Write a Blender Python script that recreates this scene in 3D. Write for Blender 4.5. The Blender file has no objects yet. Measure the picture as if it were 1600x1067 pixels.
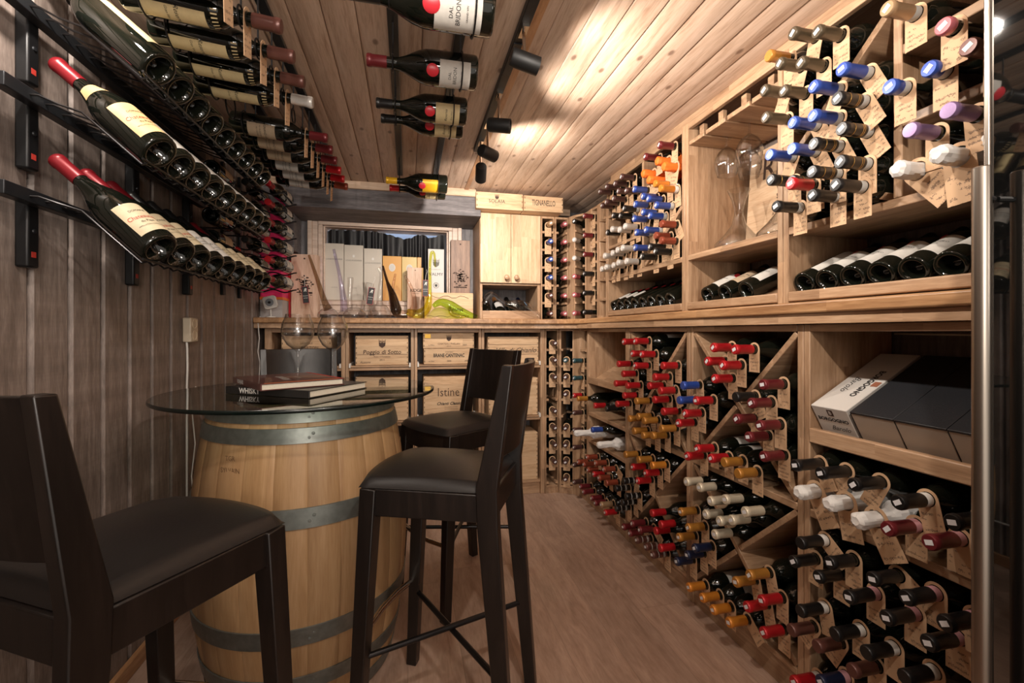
# A small wine cellar: barrel table and bar stools, panelled left wall with steel bottle racks,
# oak wine shelving along the right wall and the back, pine ceiling with a spotlight track.
import bpy, bmesh, math, random
from math import pi, sin, cos, radians
from mathutils import Matrix, Vector
random.seed(11)
SC = bpy.context.scene
COL = SC.collection

# ------------------------------------------------------------------ room measuring
CAM_H, FOC, YAW = 1.17, 711.0, math.atan(163 / 711.0)
SY, CY = sin(YAW), cos(YAW)
def at(x, y, X=None, Y=None, Z=None):
    """point of the room seen at photo pixel x, y on the plane X=, Y= or Z="""
    u, v = (x - 800) / FOC, (519 - y) / FOC
    d = Vector((SY + u * CY, CY - u * SY, v))
    t = X / d.x if X is not None else (Y / d.y if Y is not None else (Z - CAM_H) / d.z)
    return Vector((0, 0, CAM_H)) + d * t

# ------------------------------------------------------------------ mesh helper
class MB:
    def __init__(s): s.v, s.f, s.m = [], [], []
    def add(s, vs, fs, m=0, M=None):
        b = len(s.v)
        s.v += [tuple(M @ Vector(p)) for p in vs] if M is not None else [tuple(p) for p in vs]
        s.f += [tuple(b + i for i in f) for f in fs]; s.m += [m] * len(fs); return s
    def hexa(s, p, m=0, M=None):
        return s.add(p, [(0, 3, 2, 1), (4, 5, 6, 7), (0, 1, 5, 4), (1, 2, 6, 5), (2, 3, 7, 6), (3, 0, 4, 7)], m, M)
    def box(s, x0, x1, y0, y1, z0, z1, m=0, M=None):
        return s.hexa([(x0, y0, z0), (x1, y0, z0), (x1, y1, z0), (x0, y1, z0), (x0, y0, z1), (x1, y0, z1), (x1, y1, z1), (x0, y1, z1)], m, M)
    def cbox(s, x0, x1, y0, y1, z0, z1, c=.0015, m=0, M=None):
        bm = bmesh.new(); bmesh.ops.create_cube(bm, size=1.0)
        for v in bm.verts: v.co = Vector((x0 + (v.co.x + .5) * (x1 - x0), y0 + (v.co.y + .5) * (y1 - y0), z0 + (v.co.z + .5) * (z1 - z0)))
        bmesh.ops.bevel(bm, geom=bm.edges[:], offset=c, segments=1, affect='EDGES'); bm.verts.index_update()
        vs = [tuple(v.co) for v in bm.verts]; fs = [tuple(v.index for v in f.verts) for f in bm.faces]; bm.free()
        return s.add(vs, fs, m, M)
    def bar(s, a, b, w, h, m=0, up=(0, 0, 1), w2=None, h2=None):
        a, b = Vector(a), Vector(b); d = (b - a).normalized(); u = Vector(up)
        x = d.cross(u).normalized(); y = x.cross(d).normalized()
        w2, h2 = w2 or w, h2 or h; P = []
        for c, ww, hh in ((a, w, h), (b, w2, h2)):
            P += [c - x * ww / 2 - y * hh / 2, c + x * ww / 2 - y * hh / 2, c + x * ww / 2 + y * hh / 2, c - x * ww / 2 + y * hh / 2]
        return s.hexa(P, m)
    def lathe(s, prof, seg=20, m=0, M=None):
        vs, fs, rings = [], [], []
        for r, z in prof:
            if r < 1e-6: rings.append([len(vs)]); vs.append((0, 0, z))
            else:
                rings.append(list(range(len(vs), len(vs) + seg)))
                vs += [(r * cos(2 * pi * k / seg), r * sin(2 * pi * k / seg), z) for k in range(seg)]
        for a, b in zip(rings, rings[1:]):
            for k in range(seg):
                k2 = (k + 1) % seg
                if len(a) == 1 and len(b) == 1: break
                if len(a) == 1: fs.append((a[0], b[k2], b[k]))
                elif len(b) == 1: fs.append((a[k], a[k2], b[0]))
                else: fs.append((a[k], a[k2], b[k2], b[k]))
        return s.add(vs, fs, m, M)
    def tube(s, pts, r, seg=8, m=0, closed=False, M=None):
        pts = [Vector(p) for p in pts]; n = len(pts)
        rr = r if isinstance(r, (list, tuple)) else [r] * n
        vs, fs = [], []; prev = None
        for i, p in enumerate(pts):
            if closed: d = pts[(i + 1) % n] - pts[i - 1]
            else: d = pts[min(i + 1, n - 1)] - pts[max(i - 1, 0)]
            d.normalize()
            if prev is None: x = d.cross(Vector((0, 0, 1)) if abs(d.z) < .9 else Vector((1, 0, 0)))
            else: x = prev - d * prev.dot(d)
            x.normalize(); prev = x; y = d.cross(x)
            vs += [p + (x * cos(2 * pi * k / seg) + y * sin(2 * pi * k / seg)) * rr[i] for k in range(seg)]
        for i in range(n if closed else n - 1):
            a, b = i * seg, ((i + 1) % n) * seg
            fs += [(a + k, a + (k + 1) % seg, b + (k + 1) % seg, b + k) for k in range(seg)]
        if not closed: fs += [tuple(range(seg))[::-1], tuple(range((n - 1) * seg, n * seg))]
        return s.add(vs, fs, m, M)
    def prism(s, poly, z0, z1, m=0, M=None):
        n = len(poly)
        vs = [(x, y, z0) for x, y in poly] + [(x, y, z1) for x, y in poly]
        fs = [tuple(range(n))[::-1], tuple(range(n, 2 * n))] + [(i, (i + 1) % n, n + (i + 1) % n, n + i) for i in range(n)]
        return s.add(vs, fs, m, M)
    def text(s, body, size, M, m=1, align='CENTER', shear=0.0, sx=1.0, bold=0.0):
        c = bpy.data.curves.new('t', 'FONT'); c.body = body; c.size = size; c.align_x = align; c.align_y = 'CENTER'
        c.shear = shear; c.resolution_u = 2; c.offset = bold
        o = bpy.data.objects.new('t', c); me = o.to_mesh()
        vs = [(v.co.x * sx, v.co.y, 0) for v in me.vertices]; fs = [tuple(p.vertices) for p in me.polygons]
        o.to_mesh_clear(); bpy.data.objects.remove(o); bpy.data.curves.remove(c)
        return s.add(vs, fs, m, M)
    def mesh(s, name, mats, smooth=35):
        me = bpy.data.meshes.new(name); me.from_pydata(s.v, [], s.f)
        for mt in mats: me.materials.append(mt)
        me.polygons.foreach_set('material_index', s.m)
        bm = bmesh.new(); bm.from_mesh(me); bmesh.ops.recalc_face_normals(bm, faces=bm.faces); bm.to_mesh(me); bm.free()
        me.polygons.foreach_set('use_smooth', [True] * len(me.polygons))
        me.set_sharp_from_angle(angle=radians(smooth)); me.update(); return me
    def build(s, name, mats, parent=None, bevel=0.0, smooth=35, seg=2, local=False):
        if not isinstance(mats, (list, tuple)): mats = [mats]
        o = link(name, s.mesh(name, mats, smooth), parent, not local)
        if bevel:
            b = o.modifiers.new('bevel', 'BEVEL'); b.width = bevel; b.segments = seg; b.limit_method = 'ANGLE'; b.angle_limit = radians(40)
        return o
def link(name, me, parent=None, world=False):
    o = bpy.data.objects.new(name, me); COL.objects.link(o)
    if parent is not None:
        o.parent = parent
        if world and parent.parent is None: o.matrix_parent_inverse = parent.matrix_basis.inverted()
    return o
def tag(o, label, cat, group=None):
    o['label'] = label; o['category'] = cat
    if group: o['group'] = group
    return o
def thing(name, label, cat, loc=(0, 0, 0), rotz=0.0, group=None):
    o = bpy.data.objects.new(name, None); o.empty_display_size = .05; COL.objects.link(o)
    o.matrix_basis = Matrix.Translation(loc) @ Matrix.Rotation(rotz, 4, 'Z')
    return tag(o, label, cat, group)
def structure(o): o['kind'] = 'structure'; return o
FX = lambda x, y, z, s=1: Matrix.Translation((x, y, z)) @ Matrix.Rotation(pi / 2, 4, 'X')     # text that faces the camera wall-on (-Y)

# ------------------------------------------------------------------ materials
def newmat(name):
    m = bpy.data.materials.new(name); m.use_nodes = True; nt = m.node_tree
    return m, nt, nt.nodes['Principled BSDF']
def N(nt, t, **kw):
    n = nt.nodes.new(t)
    for k, v in kw.items():
        if k.startswith('i_'): n.inputs[k[2:].replace('_', ' ')].default_value = v
        else: setattr(n, k, v)
    return n
def plain(name, c, rough=.5, metal=0, coat=0, spec=.5, noise=0, nscale=60, bump=0):
    m, nt, b = newmat(name)
    b.inputs['Base Color'].default_value = (*c, 1); b.inputs['Roughness'].default_value = rough
    b.inputs['Metallic'].default_value = metal; b.inputs['Coat Weight'].default_value = coat
    b.inputs['Specular IOR Level'].default_value = spec
    if noise or bump:
        tc = N(nt, 'ShaderNodeTexCoord'); nz = N(nt, 'ShaderNodeTexNoise', i_Scale=nscale, i_Detail=4.0)
        nt.links.new(tc.outputs['Object'], nz.inputs['Vector'])
        if noise:
            r = N(nt, 'ShaderNodeMapRange'); r.inputs['To Min'].default_value = 1 - noise; r.inputs['To Max'].default_value = 1 + noise
            nt.links.new(nz.outputs['Fac'], r.inputs['Value'])
            mx = N(nt, 'ShaderNodeMix', data_type='RGBA', blend_type='MULTIPLY'); mx.inputs[0].default_value = 1
            mx.inputs[6].default_value = (*c, 1); nt.links.new(r.outputs[0], mx.inputs[7]); nt.links.new(mx.outputs[2], b.inputs['Base Color'])
        if bump:
            bp = N(nt, 'ShaderNodeBump', i_Strength=bump, i_Distance=.002)
            nt.links.new(nz.outputs['Fac'], bp.inputs['Height']); nt.links.new(bp.outputs[0], b.inputs['Normal'])
    return m
def math_(nt, op, a, b=None):
    n = N(nt, 'ShaderNodeMath', operation=op)
    for i, q in enumerate((a, b)):
        if q is None: continue
        if hasattr(q, 'links'): nt.links.new(q, n.inputs[i])
        else: n.inputs[i].default_value = q
    return n.outputs[0]
def wood(name, dark, mid, light, axis='Z', stave=(.045, .42), var=.25, rough=.5, grain=1.0, knots=0, bump=.12, coat=0, across='ab', cyl=0, streak=0, joint=0, stretch=.09, dist=.5):
    """procedural timber: grain along axis, staves of (width, length), knots, all in object space"""
    m, nt, b = newmat(name); L = nt.links.new
    tc = N(nt, 'ShaderNodeTexCoord'); sp = N(nt, 'ShaderNodeSeparateXYZ'); L(tc.outputs['Object'], sp.inputs[0])
    ix = 'XYZ'.index(axis); o3 = [sp.outputs[i] for i in range(3)]
    g = o3[ix]; a, c = [o3[i] for i in range(3) if i != ix]
    if cyl: a = math_(nt, 'MULTIPLY', math_(nt, 'ARCTAN2', o3[1], o3[0]), .35); c = math_(nt, 'MULTIPLY', a, 0.0)
    fa = math_(nt, 'FLOOR', math_(nt, 'DIVIDE', a, stave[0]))
    fc = math_(nt, 'FLOOR', math_(nt, 'DIVIDE', c, stave[0] if across == 'ab' else 9.0))
    cb = N(nt, 'ShaderNodeCombineXYZ'); L(fa, cb.inputs[0]); L(fc, cb.inputs[1])
    wn = N(nt, 'ShaderNodeTexWhiteNoise', noise_dimensions='3D'); L(cb.outputs[0], wn.inputs['Vector'])
    fg = math_(nt, 'FLOOR', math_(nt, 'ADD', math_(nt, 'DIVIDE', g, stave[1]), math_(nt, 'MULTIPLY', wn.outputs['Value'], 7.0)))
    cb2 = N(nt, 'ShaderNodeCombineXYZ'); L(fa, cb2.inputs[0]); L(fc, cb2.inputs[1]); L(fg, cb2.inputs[2])
    wn2 = N(nt, 'ShaderNodeTexWhiteNoise', noise_dimensions='3D'); L(cb2.outputs[0], wn2.inputs['Vector'])
    # grain
    gv = N(nt, 'ShaderNodeCombineXYZ')
    L(math_(nt, 'ADD', math_(nt, 'MULTIPLY', a, 1.0), math_(nt, 'MULTIPLY', wn2.outputs['Value'], 13.0)), gv.inputs[0])
    L(c, gv.inputs[1]); L(math_(nt, 'MULTIPLY', g, stretch), gv.inputs[2])
    n1 = N(nt, 'ShaderNodeTexNoise', i_Scale=38.0 * grain, i_Detail=5.0, i_Roughness=.62, i_Distortion=dist); L(gv.outputs[0], n1.inputs['Vector'])
    n2 = N(nt, 'ShaderNodeTexNoise', i_Scale=260.0 * grain, i_Detail=2.0); L(gv.outputs[0], n2.inputs['Vector'])
    f = math_(nt, 'ADD', math_(nt, 'MULTIPLY', n1.outputs['Fac'], .72), math_(nt, 'MULTIPLY', n2.outputs['Fac'], .28))
    rp = N(nt, 'ShaderNodeValToRGB'); e = rp.color_ramp.elements
    e[0].position = .33; e[0].color = (*dark, 1); e[1].position = .66; e[1].color = (*light, 1)
    em = e.new(.5); em.color = (*mid, 1); L(f, rp.inputs[0])
    vr = N(nt, 'ShaderNodeMapRange'); vr.inputs['To Min'].default_value = 1 - var; vr.inputs['To Max'].default_value = 1 + var; L(wn2.outputs['Value'], vr.inputs['Value'])
    mx = N(nt, 'ShaderNodeMix', data_type='RGBA', blend_type='MULTIPLY'); mx.inputs[0].default_value = 1; L(rp.outputs[0], mx.inputs[6]); L(vr.outputs[0], mx.inputs[7])
    col = mx.outputs[2]
    if streak:                                              # worn, unevenly stained boards
        sv = N(nt, 'ShaderNodeCombineXYZ'); L(a, sv.inputs[0]); L(math_(nt, 'MULTIPLY', g, .35), sv.inputs[2]); L(fa, sv.inputs[1])
        ns = N(nt, 'ShaderNodeTexNoise', i_Scale=9.0, i_Detail=6.0, i_Roughness=.65); L(sv.outputs[0], ns.inputs['Vector'])
        sr = N(nt, 'ShaderNodeMapRange'); sr.inputs['From Min'].default_value = .35; sr.inputs['From Max'].default_value = .68
        sr.inputs['To Min'].default_value = 1 - streak; sr.inputs['To Max'].default_value = 1 + streak; L(ns.outputs['Fac'], sr.inputs['Value'])
        m2 = N(nt, 'ShaderNodeMix', data_type='RGBA', blend_type='MULTIPLY'); m2.inputs[0].default_value = 1; L(col, m2.inputs[6]); L(sr.outputs[0], m2.inputs[7]); col = m2.outputs[2]
    if knots:
        kv = N(nt, 'ShaderNodeCombineXYZ'); L(math_(nt, 'MULTIPLY', a, 1.0), kv.inputs[0]); L(math_(nt, 'MULTIPLY', g, .55), kv.inputs[1]); L(math_(nt, 'MULTIPLY', c, 0.0), kv.inputs[2])
        vo = N(nt, 'ShaderNodeTexVoronoi', voronoi_dimensions='2D', i_Scale=9.0, i_Randomness=1.0); L(kv.outputs[0], vo.inputs['Vector'])
        kr = N(nt, 'ShaderNodeValToRGB'); k = kr.color_ramp.elements; k[0].position = .05; k[0].color = (1, 1, 1, 1); k[1].position = .105; k[1].color = (0, 0, 0, 1); L(vo.outputs['Distance'], kr.inputs[0])
        vc = N(nt, 'ShaderNodeSeparateColor'); L(vo.outputs['Color'], vc.inputs[0])
        kk = math_(nt, 'MULTIPLY', kr.outputs[0], math_(nt, 'LESS_THAN', vc.outputs[0], knots))
        m3 = N(nt, 'ShaderNodeMix', data_type='RGBA'); L(math_(nt, 'MULTIPLY', kk, .75), m3.inputs[0]); L(col, m3.inputs[6]); m3.inputs[7].default_value = (dark[0] * .35, dark[1] * .28, dark[2] * .25, 1); col = m3.outputs[2]
    if joint:                                               # fine dark seams between planks
        ja = math_(nt, 'LESS_THAN', math_(nt, 'FRACT', math_(nt, 'DIVIDE', a, stave[0])), joint / stave[0])
        jg = math_(nt, 'LESS_THAN', math_(nt, 'FRACT', math_(nt, 'ADD', math_(nt, 'DIVIDE', g, stave[1]), math_(nt, 'MULTIPLY', wn.outputs['Value'], 7.0))), joint / stave[1])
        m4 = N(nt, 'ShaderNodeMix', data_type='RGBA'); L(math_(nt, 'MULTIPLY', math_(nt, 'MAXIMUM', ja, jg), .55), m4.inputs[0]); L(col, m4.inputs[6]); m4.inputs[7].default_value = (dark[0] * .4, dark[1] * .4, dark[2] * .4, 1); col = m4.outputs[2]
    L(col, b.inputs['Base Color']); b.inputs['Roughness'].default_value = rough; b.inputs['Coat Weight'].default_value = coat
    if bump:
        bp = N(nt, 'ShaderNodeBump', i_Strength=bump, i_Distance=.002); L(f, bp.inputs['Height']); L(bp.outputs[0], b.inputs['Normal'])
    return m
def clear_glass(name, tint=(1, 1, 1), ior=1.45, boost=0.0, rough=0.0):
    m = bpy.data.materials.new(name); m.use_nodes = True; nt = m.node_tree; nt.nodes.remove(nt.nodes['Principled BSDF'])
    out = nt.nodes['Material Output']; tr = N(nt, 'ShaderNodeBsdfTransparent'); tr.inputs[0].default_value = (*tint, 1)
    gl = N(nt, 'ShaderNodeBsdfGlossy', i_Roughness=rough); lw = N(nt, 'ShaderNodeLayerWeight', i_Blend=.5); mixs = N(nt, 'ShaderNodeMixShader')
    f = math_(nt, 'ADD', .04 + boost * .10, math_(nt, 'MULTIPLY', math_(nt, 'POWER', lw.outputs['Facing'], 3.0), .90))
    mt = N(nt, 'ShaderNodeMix', data_type='RGBA'); nt.links.new(math_(nt, 'MULTIPLY', math_(nt, 'POWER', lw.outputs['Facing'], 2.5), min(1, boost * 2.2)), mt.inputs[0]); mt.inputs[6].default_value = (*tint, 1); mt.inputs[7].default_value = (tint[0] * .66, tint[1] * .67, tint[2] * .68, 1); nt.links.new(mt.outputs[2], tr.inputs[0])
    nt.links.new(f, mixs.inputs[0]); nt.links.new(tr.outputs[0], mixs.inputs[1]); nt.links.new(gl.outputs[0], mixs.inputs[2]); nt.links.new(mixs.outputs[0], out.inputs[0])
    return m
def scribble(name, c, ink, freq=520.0, dens=.5):
    """kraft card with rows of handwriting"""
    m, nt, b = newmat(name); L = nt.links.new
    tc = N(nt, 'ShaderNodeTexCoord'); sp = N(nt, 'ShaderNodeSeparateXYZ'); L(tc.outputs['Object'], sp.inputs[0])
    oi = N(nt, 'ShaderNodeObjectInfo')
    cv = N(nt, 'ShaderNodeCombineXYZ'); L(sp.outputs[0], cv.inputs[0]); L(sp.outputs[1], cv.inputs[1]); L(math_(nt, 'MULTIPLY', oi.outputs['Random'], 9.0), cv.inputs[2])
    nz = N(nt, 'ShaderNodeTexNoise', i_Scale=420.0, i_Detail=2.0); L(cv.outputs[0], nz.inputs['Vector'])
    y = math_(nt, 'ADD', math_(nt, 'MULTIPLY', sp.outputs[1], freq), math_(nt, 'MULTIPLY', math_(nt, 'SUBTRACT', nz.outputs['Fac'], .5), 9.0))
    line = math_(nt, 'GREATER_THAN', math_(nt, 'SINE', y), .62)
    n2 = N(nt, 'ShaderNodeTexNoise', i_Scale=60.0, i_Detail=1.0); L(cv.outputs[0], n2.inputs['Vector'])
    inside = math_(nt, 'MULTIPLY', math_(nt, 'LESS_THAN', sp.outputs[1], -.026), math_(nt, 'LESS_THAN', math_(nt, 'ABSOLUTE', sp.outputs[0]), .02))
    k = math_(nt, 'MULTIPLY', math_(nt, 'MULTIPLY', line, math_(nt, 'GREATER_THAN', n2.outputs['Fac'], dens)), inside)
    mx = N(nt, 'ShaderNodeMix', data_type='RGBA'); L(math_(nt, 'MULTIPLY', k, .75), mx.inputs[0]); mx.inputs[6].default_value = (*c, 1); mx.inputs[7].default_value = (*ink, 1)
    L(mx.outputs[2], b.inputs['Base Color']); b.inputs['Roughness'].default_value = .75
    return m

OD, OM, OL = (.265, .150, .082), (.40, .248, .145), (.51, .338, .212)
OAK = {a: wood('oak_' + a.lower(), OD, OM, OL, a, (.05, .38), .16, .42) for a in 'XYZ'}
PINE = wood('pine_ceiling', (.36, .225, .15), (.55, .39, .285), (.65, .48, .37), 'Y', (.0995, 9.0), .09, .42, .8, .34, .08, across='a')
PINEX = wood('pine_trim', (.40, .25, .15), (.58, .41, .28), (.68, .50, .36), 'X', (.3, 9.0), .06, .45, .8)
WALLM = wood('stained_panel_wall', (.125, .096, .081), (.195, .153, .132), (.285, .232, .202), 'Z', (.14, 9.0), .14, .5, 1.3, 0, .30, across='a', streak=.42, stretch=.12)
GREYW = wood('grey_stained_wood', (.055, .048, .050), (.12, .108, .112), (.21, .19, .195), 'X', (.3, 9.0), .08, .6, 1.0, 0, .25, streak=.25)
GREYZ = wood('grey_stained_board', (.055, .05, .052), (.12, .11, .115), (.20, .185, .19), 'Z', (.14, 9.0), .14, .6, 1.0, 0, .25, across='a', streak=.25)
FLOORM = wood('floor_laminate', (.32, .205, .148), (.41, .275, .205), (.48, .335, .255), 'Y', (.19, 1.25), .10, .38, .55, 0, .05, across='a', streak=.10, joint=.0016, stretch=.16, dist=1.6)
CRATE = wood('crate_pine', (.42, .25, .13), (.60, .40, .235), (.70, .50, .31), 'X', (.09, 9.0), .10, .6, .8, .12)
CRATED = wood('dark_wood_box', (.13, .07, .045), (.22, .125, .08), (.32, .19, .125), 'Z', (.2, 9.0), .08, .5)
CRATEP = wood('pale_wood_box', (.44, .27, .19), (.60, .41, .30), (.70, .51, .39), 'Z', (.2, 9.0), .08, .55)
BARRELM = wood('barrel_oak', (.30, .165, .074), (.39, .232, .110), (.455, .285, .148), 'Z', (.0957, 9.0), .17, .5, .7, 0, .12, cyl=1)
WENGE = wood('dark_stool_wood', (.006, .004, .0035), (.010, .0068, .0056), (.017, .011, .009), 'Z', (.5, 9.0), .0, .36, 1, 0, .06, coat=.08)
BASEW = wood('skirting_wood', (.28, .13, .055), (.42, .215, .10), (.52, .29, .15), 'Y', (.3, 9.), .05, .4)
LEATHER = plain('brown_black_leather', (.016, .013, .012), .40, spec=.4, noise=.2, nscale=160, bump=.10)
STEEL = plain('brushed_steel', (.36, .315, .27), .34, 1.0)
CHROME = plain('chrome', (.62, .56, .50), .12, 1.0)
GALV = plain('galvanised_hoop', (.20, .215, .20), .42, .75, noise=.35, nscale=45, bump=.15)
BLACKM = plain('black_metal', (.012, .012, .013), .42, .4)
WIREM = plain('dark_wire', (.035, .033, .034), .3, .85)
RAILM = plain('anthracite_rail', (.030, .032, .036), .38, .6)
PLASTW = plain('white_plastic', (.72, .70, .66), .4)
PLASTC = plain('cream_plastic', (.66, .56, .42), .4)
RUBB = plain('black_plastic', (.01, .01, .01), .5)
GLASSD = plain('dark_green_glass', (.005, .006, .004), .035, coat=.15, spec=.5)
GLASSC = clear_glass('clear_glass', (.965, .965, .965), 1.5, .42)
GLASST = clear_glass('table_glass', (.80, .88, .84), 1.5, .10)
GLASSE = plain('glass_edge_green', (.002, .006, .005), .22)
KRAFT = scribble('kraft_tag', (.60, .385, .225), (.12, .07, .045))
INK = plain('burnt_print', (.055, .028, .018), .7)
INKB = plain('black_print', (.015, .014, .014), .6)
INKR = plain('red_print', (.42, .03, .02), .6)
INKW = plain('white_print', (.7, .68, .64), .6)
GOLDP = plain('gold_foil_print', (.55, .33, .10), .3, .8)
PAPER = plain('white_label_paper', (.60, .57, .52), .6, noise=.12, nscale=90)
PAPERY = plain('cream_label_paper', (.60, .48, .26), .6, noise=.15, nscale=70)
PAPERO = plain('aged_label_paper', (.56, .47, .31), .6, noise=.25, nscale=50)
PAPERM = plain('mottled_label_paper', (.60, .42, .20), .6, noise=.55, nscale=26)
PAPERB = plain('buff_label_paper', (.44, .33, .22), .65, noise=.15, nscale=80)
SEAL = plain('red_wax_seal', (.62, .03, .045), .35)
STICK = plain('white_sticker', (.74, .74, .76), .5, noise=.18, nscale=900)
CAPC = dict(crimson=(.21, .010, .016), red=(.46, .012, .018), maroon=(.155, .018, .022), brown=(.12, .045, .035), darkbrown=(.085, .038, .034), gold=(.46, .20, .035), orange=(.66, .24, .03),
            black=(.013, .012, .012), navy=(.014, .020, .055), blue=(.030, .075, .36), cream=(.64, .56, .42), silver=(.62, .59, .55), teal=(.03, .085, .10),
            olive=(.075, .055, .032), purple=(.23, .14, .28), rust=(.27, .055, .028), pink=(.5, .14, .16), tan=(.42, .27, .15), yellow=(.75, .42, .02))
CAPN = dict(crimson='red', rust='rust-red', darkbrown='dark brown', teal='blue-black', pink='pink-red')
CAPM = {k: plain('foil_' + k, c, .34, .25, noise=.12, nscale=300) for k, c in CAPC.items()}
BAND = {'grey': plain('grey_neck_band', (.42, .42, .40), .5), 'pink': plain('pink_neck_band', (.55, .27, .29), .6), 'white': plain('white_neck_band', (.68, .65, .6), .5), 'goldband': GOLDP}
TISSW = plain('white_tissue', (.72, .70, .67), .75, noise=.12, nscale=30, bump=.3)
TISSO = plain('orange_tissue', (.88, .17, .015), .65, noise=.15, nscale=30, bump=.3)

# ------------------------------------------------------------------ room shell
XL, XR, YB, ZC, XF = -0.93, 1.53, 3.48, 2.137, 1.20
UT = 2.088                                                  # top of the upper units
structure(MB().box(XL - .1, 2.3, -1.6, YB + .3, -.06, 0).build('floor', FLOORM))
cb = MB()
P = .0995; x = XL - .02
while x < XR + .1:                                          # boards with chamfered tongue-and-groove joints
    w = P
    cs = [(x, ZC + .012), (x + .003, ZC + .012), (x + .003, ZC + .005), (x + .011, ZC), (x + w, ZC), (x + w, ZC + .02), (x, ZC + .02)]
    n = len(cs); y0, y1 = -1.6, YB + .2
    cb.add([(a, y0, z) for a, z in cs] + [(a, y1, z) for a, z in cs], [tuple(range(n)), tuple(range(n, 2 * n))[::-1]] + [(i, n + i, n + (i + 1) % n, (i + 1) % n) for i in range(n)])
    x += P
cb.box(XL - .1, XR + .8, -1.6, YB + .3, ZC + .02, ZC + .08)
structure(cb.build('ceiling', PINE))
lw = MB(); y = -1.69
while y < YB + .1:                                          # vertical panel boards with open V joints
    cs = [(XL - .02, y), (XL - .016, y), (XL - .016, y + .005), (XL, y + .016), (XL, y + .131), (XL - .012, y + .14), (XL - .02, y + .14)]
    n = len(cs)
    lw.add([(a, b, 0) for a, b in cs] + [(a, b, ZC + .02) for a, b in cs], [tuple(range(n)), tuple(range(n, 2 * n))[::-1]] + [(i, (i + 1) % n, n + (i + 1) % n, n + i) for i in range(n)])
    y += .14
lw.box(XL - .1, XL - .02, -1.7, YB + .3, 0, ZC + .02)
structure(lw.build('wall_left', WALLM))
structure(MB().box(XR, XR + .08, -1.6, YB + .3, 0, ZC + .02).build('wall_right', WALLM))
WX0, WX1, WZ0, WZ1 = -.59, .30, 1.395, 1.935              # window opening
wb = MB()
wb.box(XL - .02, WX0, YB, YB + .14, 0, ZC + .02); wb.box(WX1, XR, YB, YB + .14, 0, ZC + .02)
wb.box(WX0, WX1, YB, YB + .14, 0, WZ0); wb.box(WX0, WX1, YB, YB + .14, WZ1, ZC + .02)
structure(wb.build('wall_back', GREYZ))
structure(MB().box(XL, .487, 3.07, YB, 1.958, ZC - .035).build('trim_1', GREYW, bevel=.004))        # boxed-in beam under the ceiling
structure(MB().box(XL, .452, 3.055, 3.085, ZC - .050, ZC).build('trim_2', PINEX, bevel=.003))          # pale cornice board on top of it
structure(MB().box(XF + .03, XF + .05, .5, 2.62, UT - .001, ZC).build('trim_4', OAK['Y']))
structure(MB().box(1.06, 1.25, 3.40, 3.43, ZC - .05, ZC).build('trim_7', PINEX))
structure(MB().box(XL, -.735, 3.27, YB, 1.715, 1.958).build('trim_3', GREYW, bevel=.004))            # boxed-in pipe left of the window
structure(MB().box(XL, XL + .018, -1.6, 3.1, 0, .055).build('baseboard_left', BASEW, bevel=.004))
# window: stepped moulding, pane, far light well
fr = MB()
for k, (o, w, d) in enumerate(((0, .030, .030), (.030, .040, .022), (.070, .030, .032))):
    a0, a1, b0, b1 = WX0 - o, WX1 + o, WZ0 - o, WZ1 + o
    fr.box(a0 - w, a1 + w, YB - d, YB, b1, b1 + w); fr.box(a0 - w, a1 + w, YB - d, YB, b0 - w, b0)
    fr.box(a0 - w, a0, YB - d, YB, b0, b1); fr.box(a1, a1 + w, YB - d, YB, b0, b1)
fr.box(WX0, WX0 + .012, YB, YB + .14, WZ0, WZ1); fr.box(WX1 - .012, WX1, YB, YB + .14, WZ0, WZ1); fr.box(WX0, WX1, YB, YB + .14, WZ0, WZ0 + .008); fr.box(WX0, WX1, YB, YB + .14, WZ1 - .008, WZ1)
win = fr.build('window_1', wood('whitewashed_frame', (.50, .37, .29), (.62, .48, .39), (.70, .56, .47), 'X', (.5, 9), .04, .4), bevel=.004); structure(win)
pane = MB().box(WX0, WX1, YB + .115, YB + .121, WZ0, WZ1).build('window_pane', clear_glass('window_glass', (.9, .93, .95)), win)
structure(MB().box(-1.2, 1.0, YB + .9, YB + .95, .9, 3.0).build('trim_5', plain('light_well_wall', (.62, .64, .66), .9)))
cu = MB(); nx, nz = 150, 12; vs, fs = [], []
for i in range(nx + 1):
    for j in range(nz + 1):
        t, s = i / nx, j / nz
        am = .006 + .012 * (1 - abs(2 * s - 1))
        yy = YB + .085 + am * (sin(t * 95 + 2 * sin(t * 17)) * .7 + .6 * sin(t * 41 + s * 3))
        sag = .006 * max(0, sin(t * 90 + 1)) + .020 * max(0, sin(t * 9 - 3.6)) + (.030 * math.exp(-((t - .66) / .09) ** 2)) + (.028 * math.exp(-((t - .87) / .06) ** 2))
        zz = 1.36 + (1.893 - sag * 1.0 - 1.36) * s
        vs.append((WX0 + .014 + (WX1 - WX0 - .028) * t, yy, zz + .035))
for i in range(nx):
    for j in range(nz):
        a = i * (nz + 1) + j; fs.append((a, a + nz + 1, a + nz + 2, a + 1))
cu.add(vs, fs)
cur = cu.build('window_curtain', plain('black_satin', (.010, .010, .012), .5, spec=.35), smooth=60)
tag(cur, 'gathered black satin curtain behind the boxes in the window', 'curtain')

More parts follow.
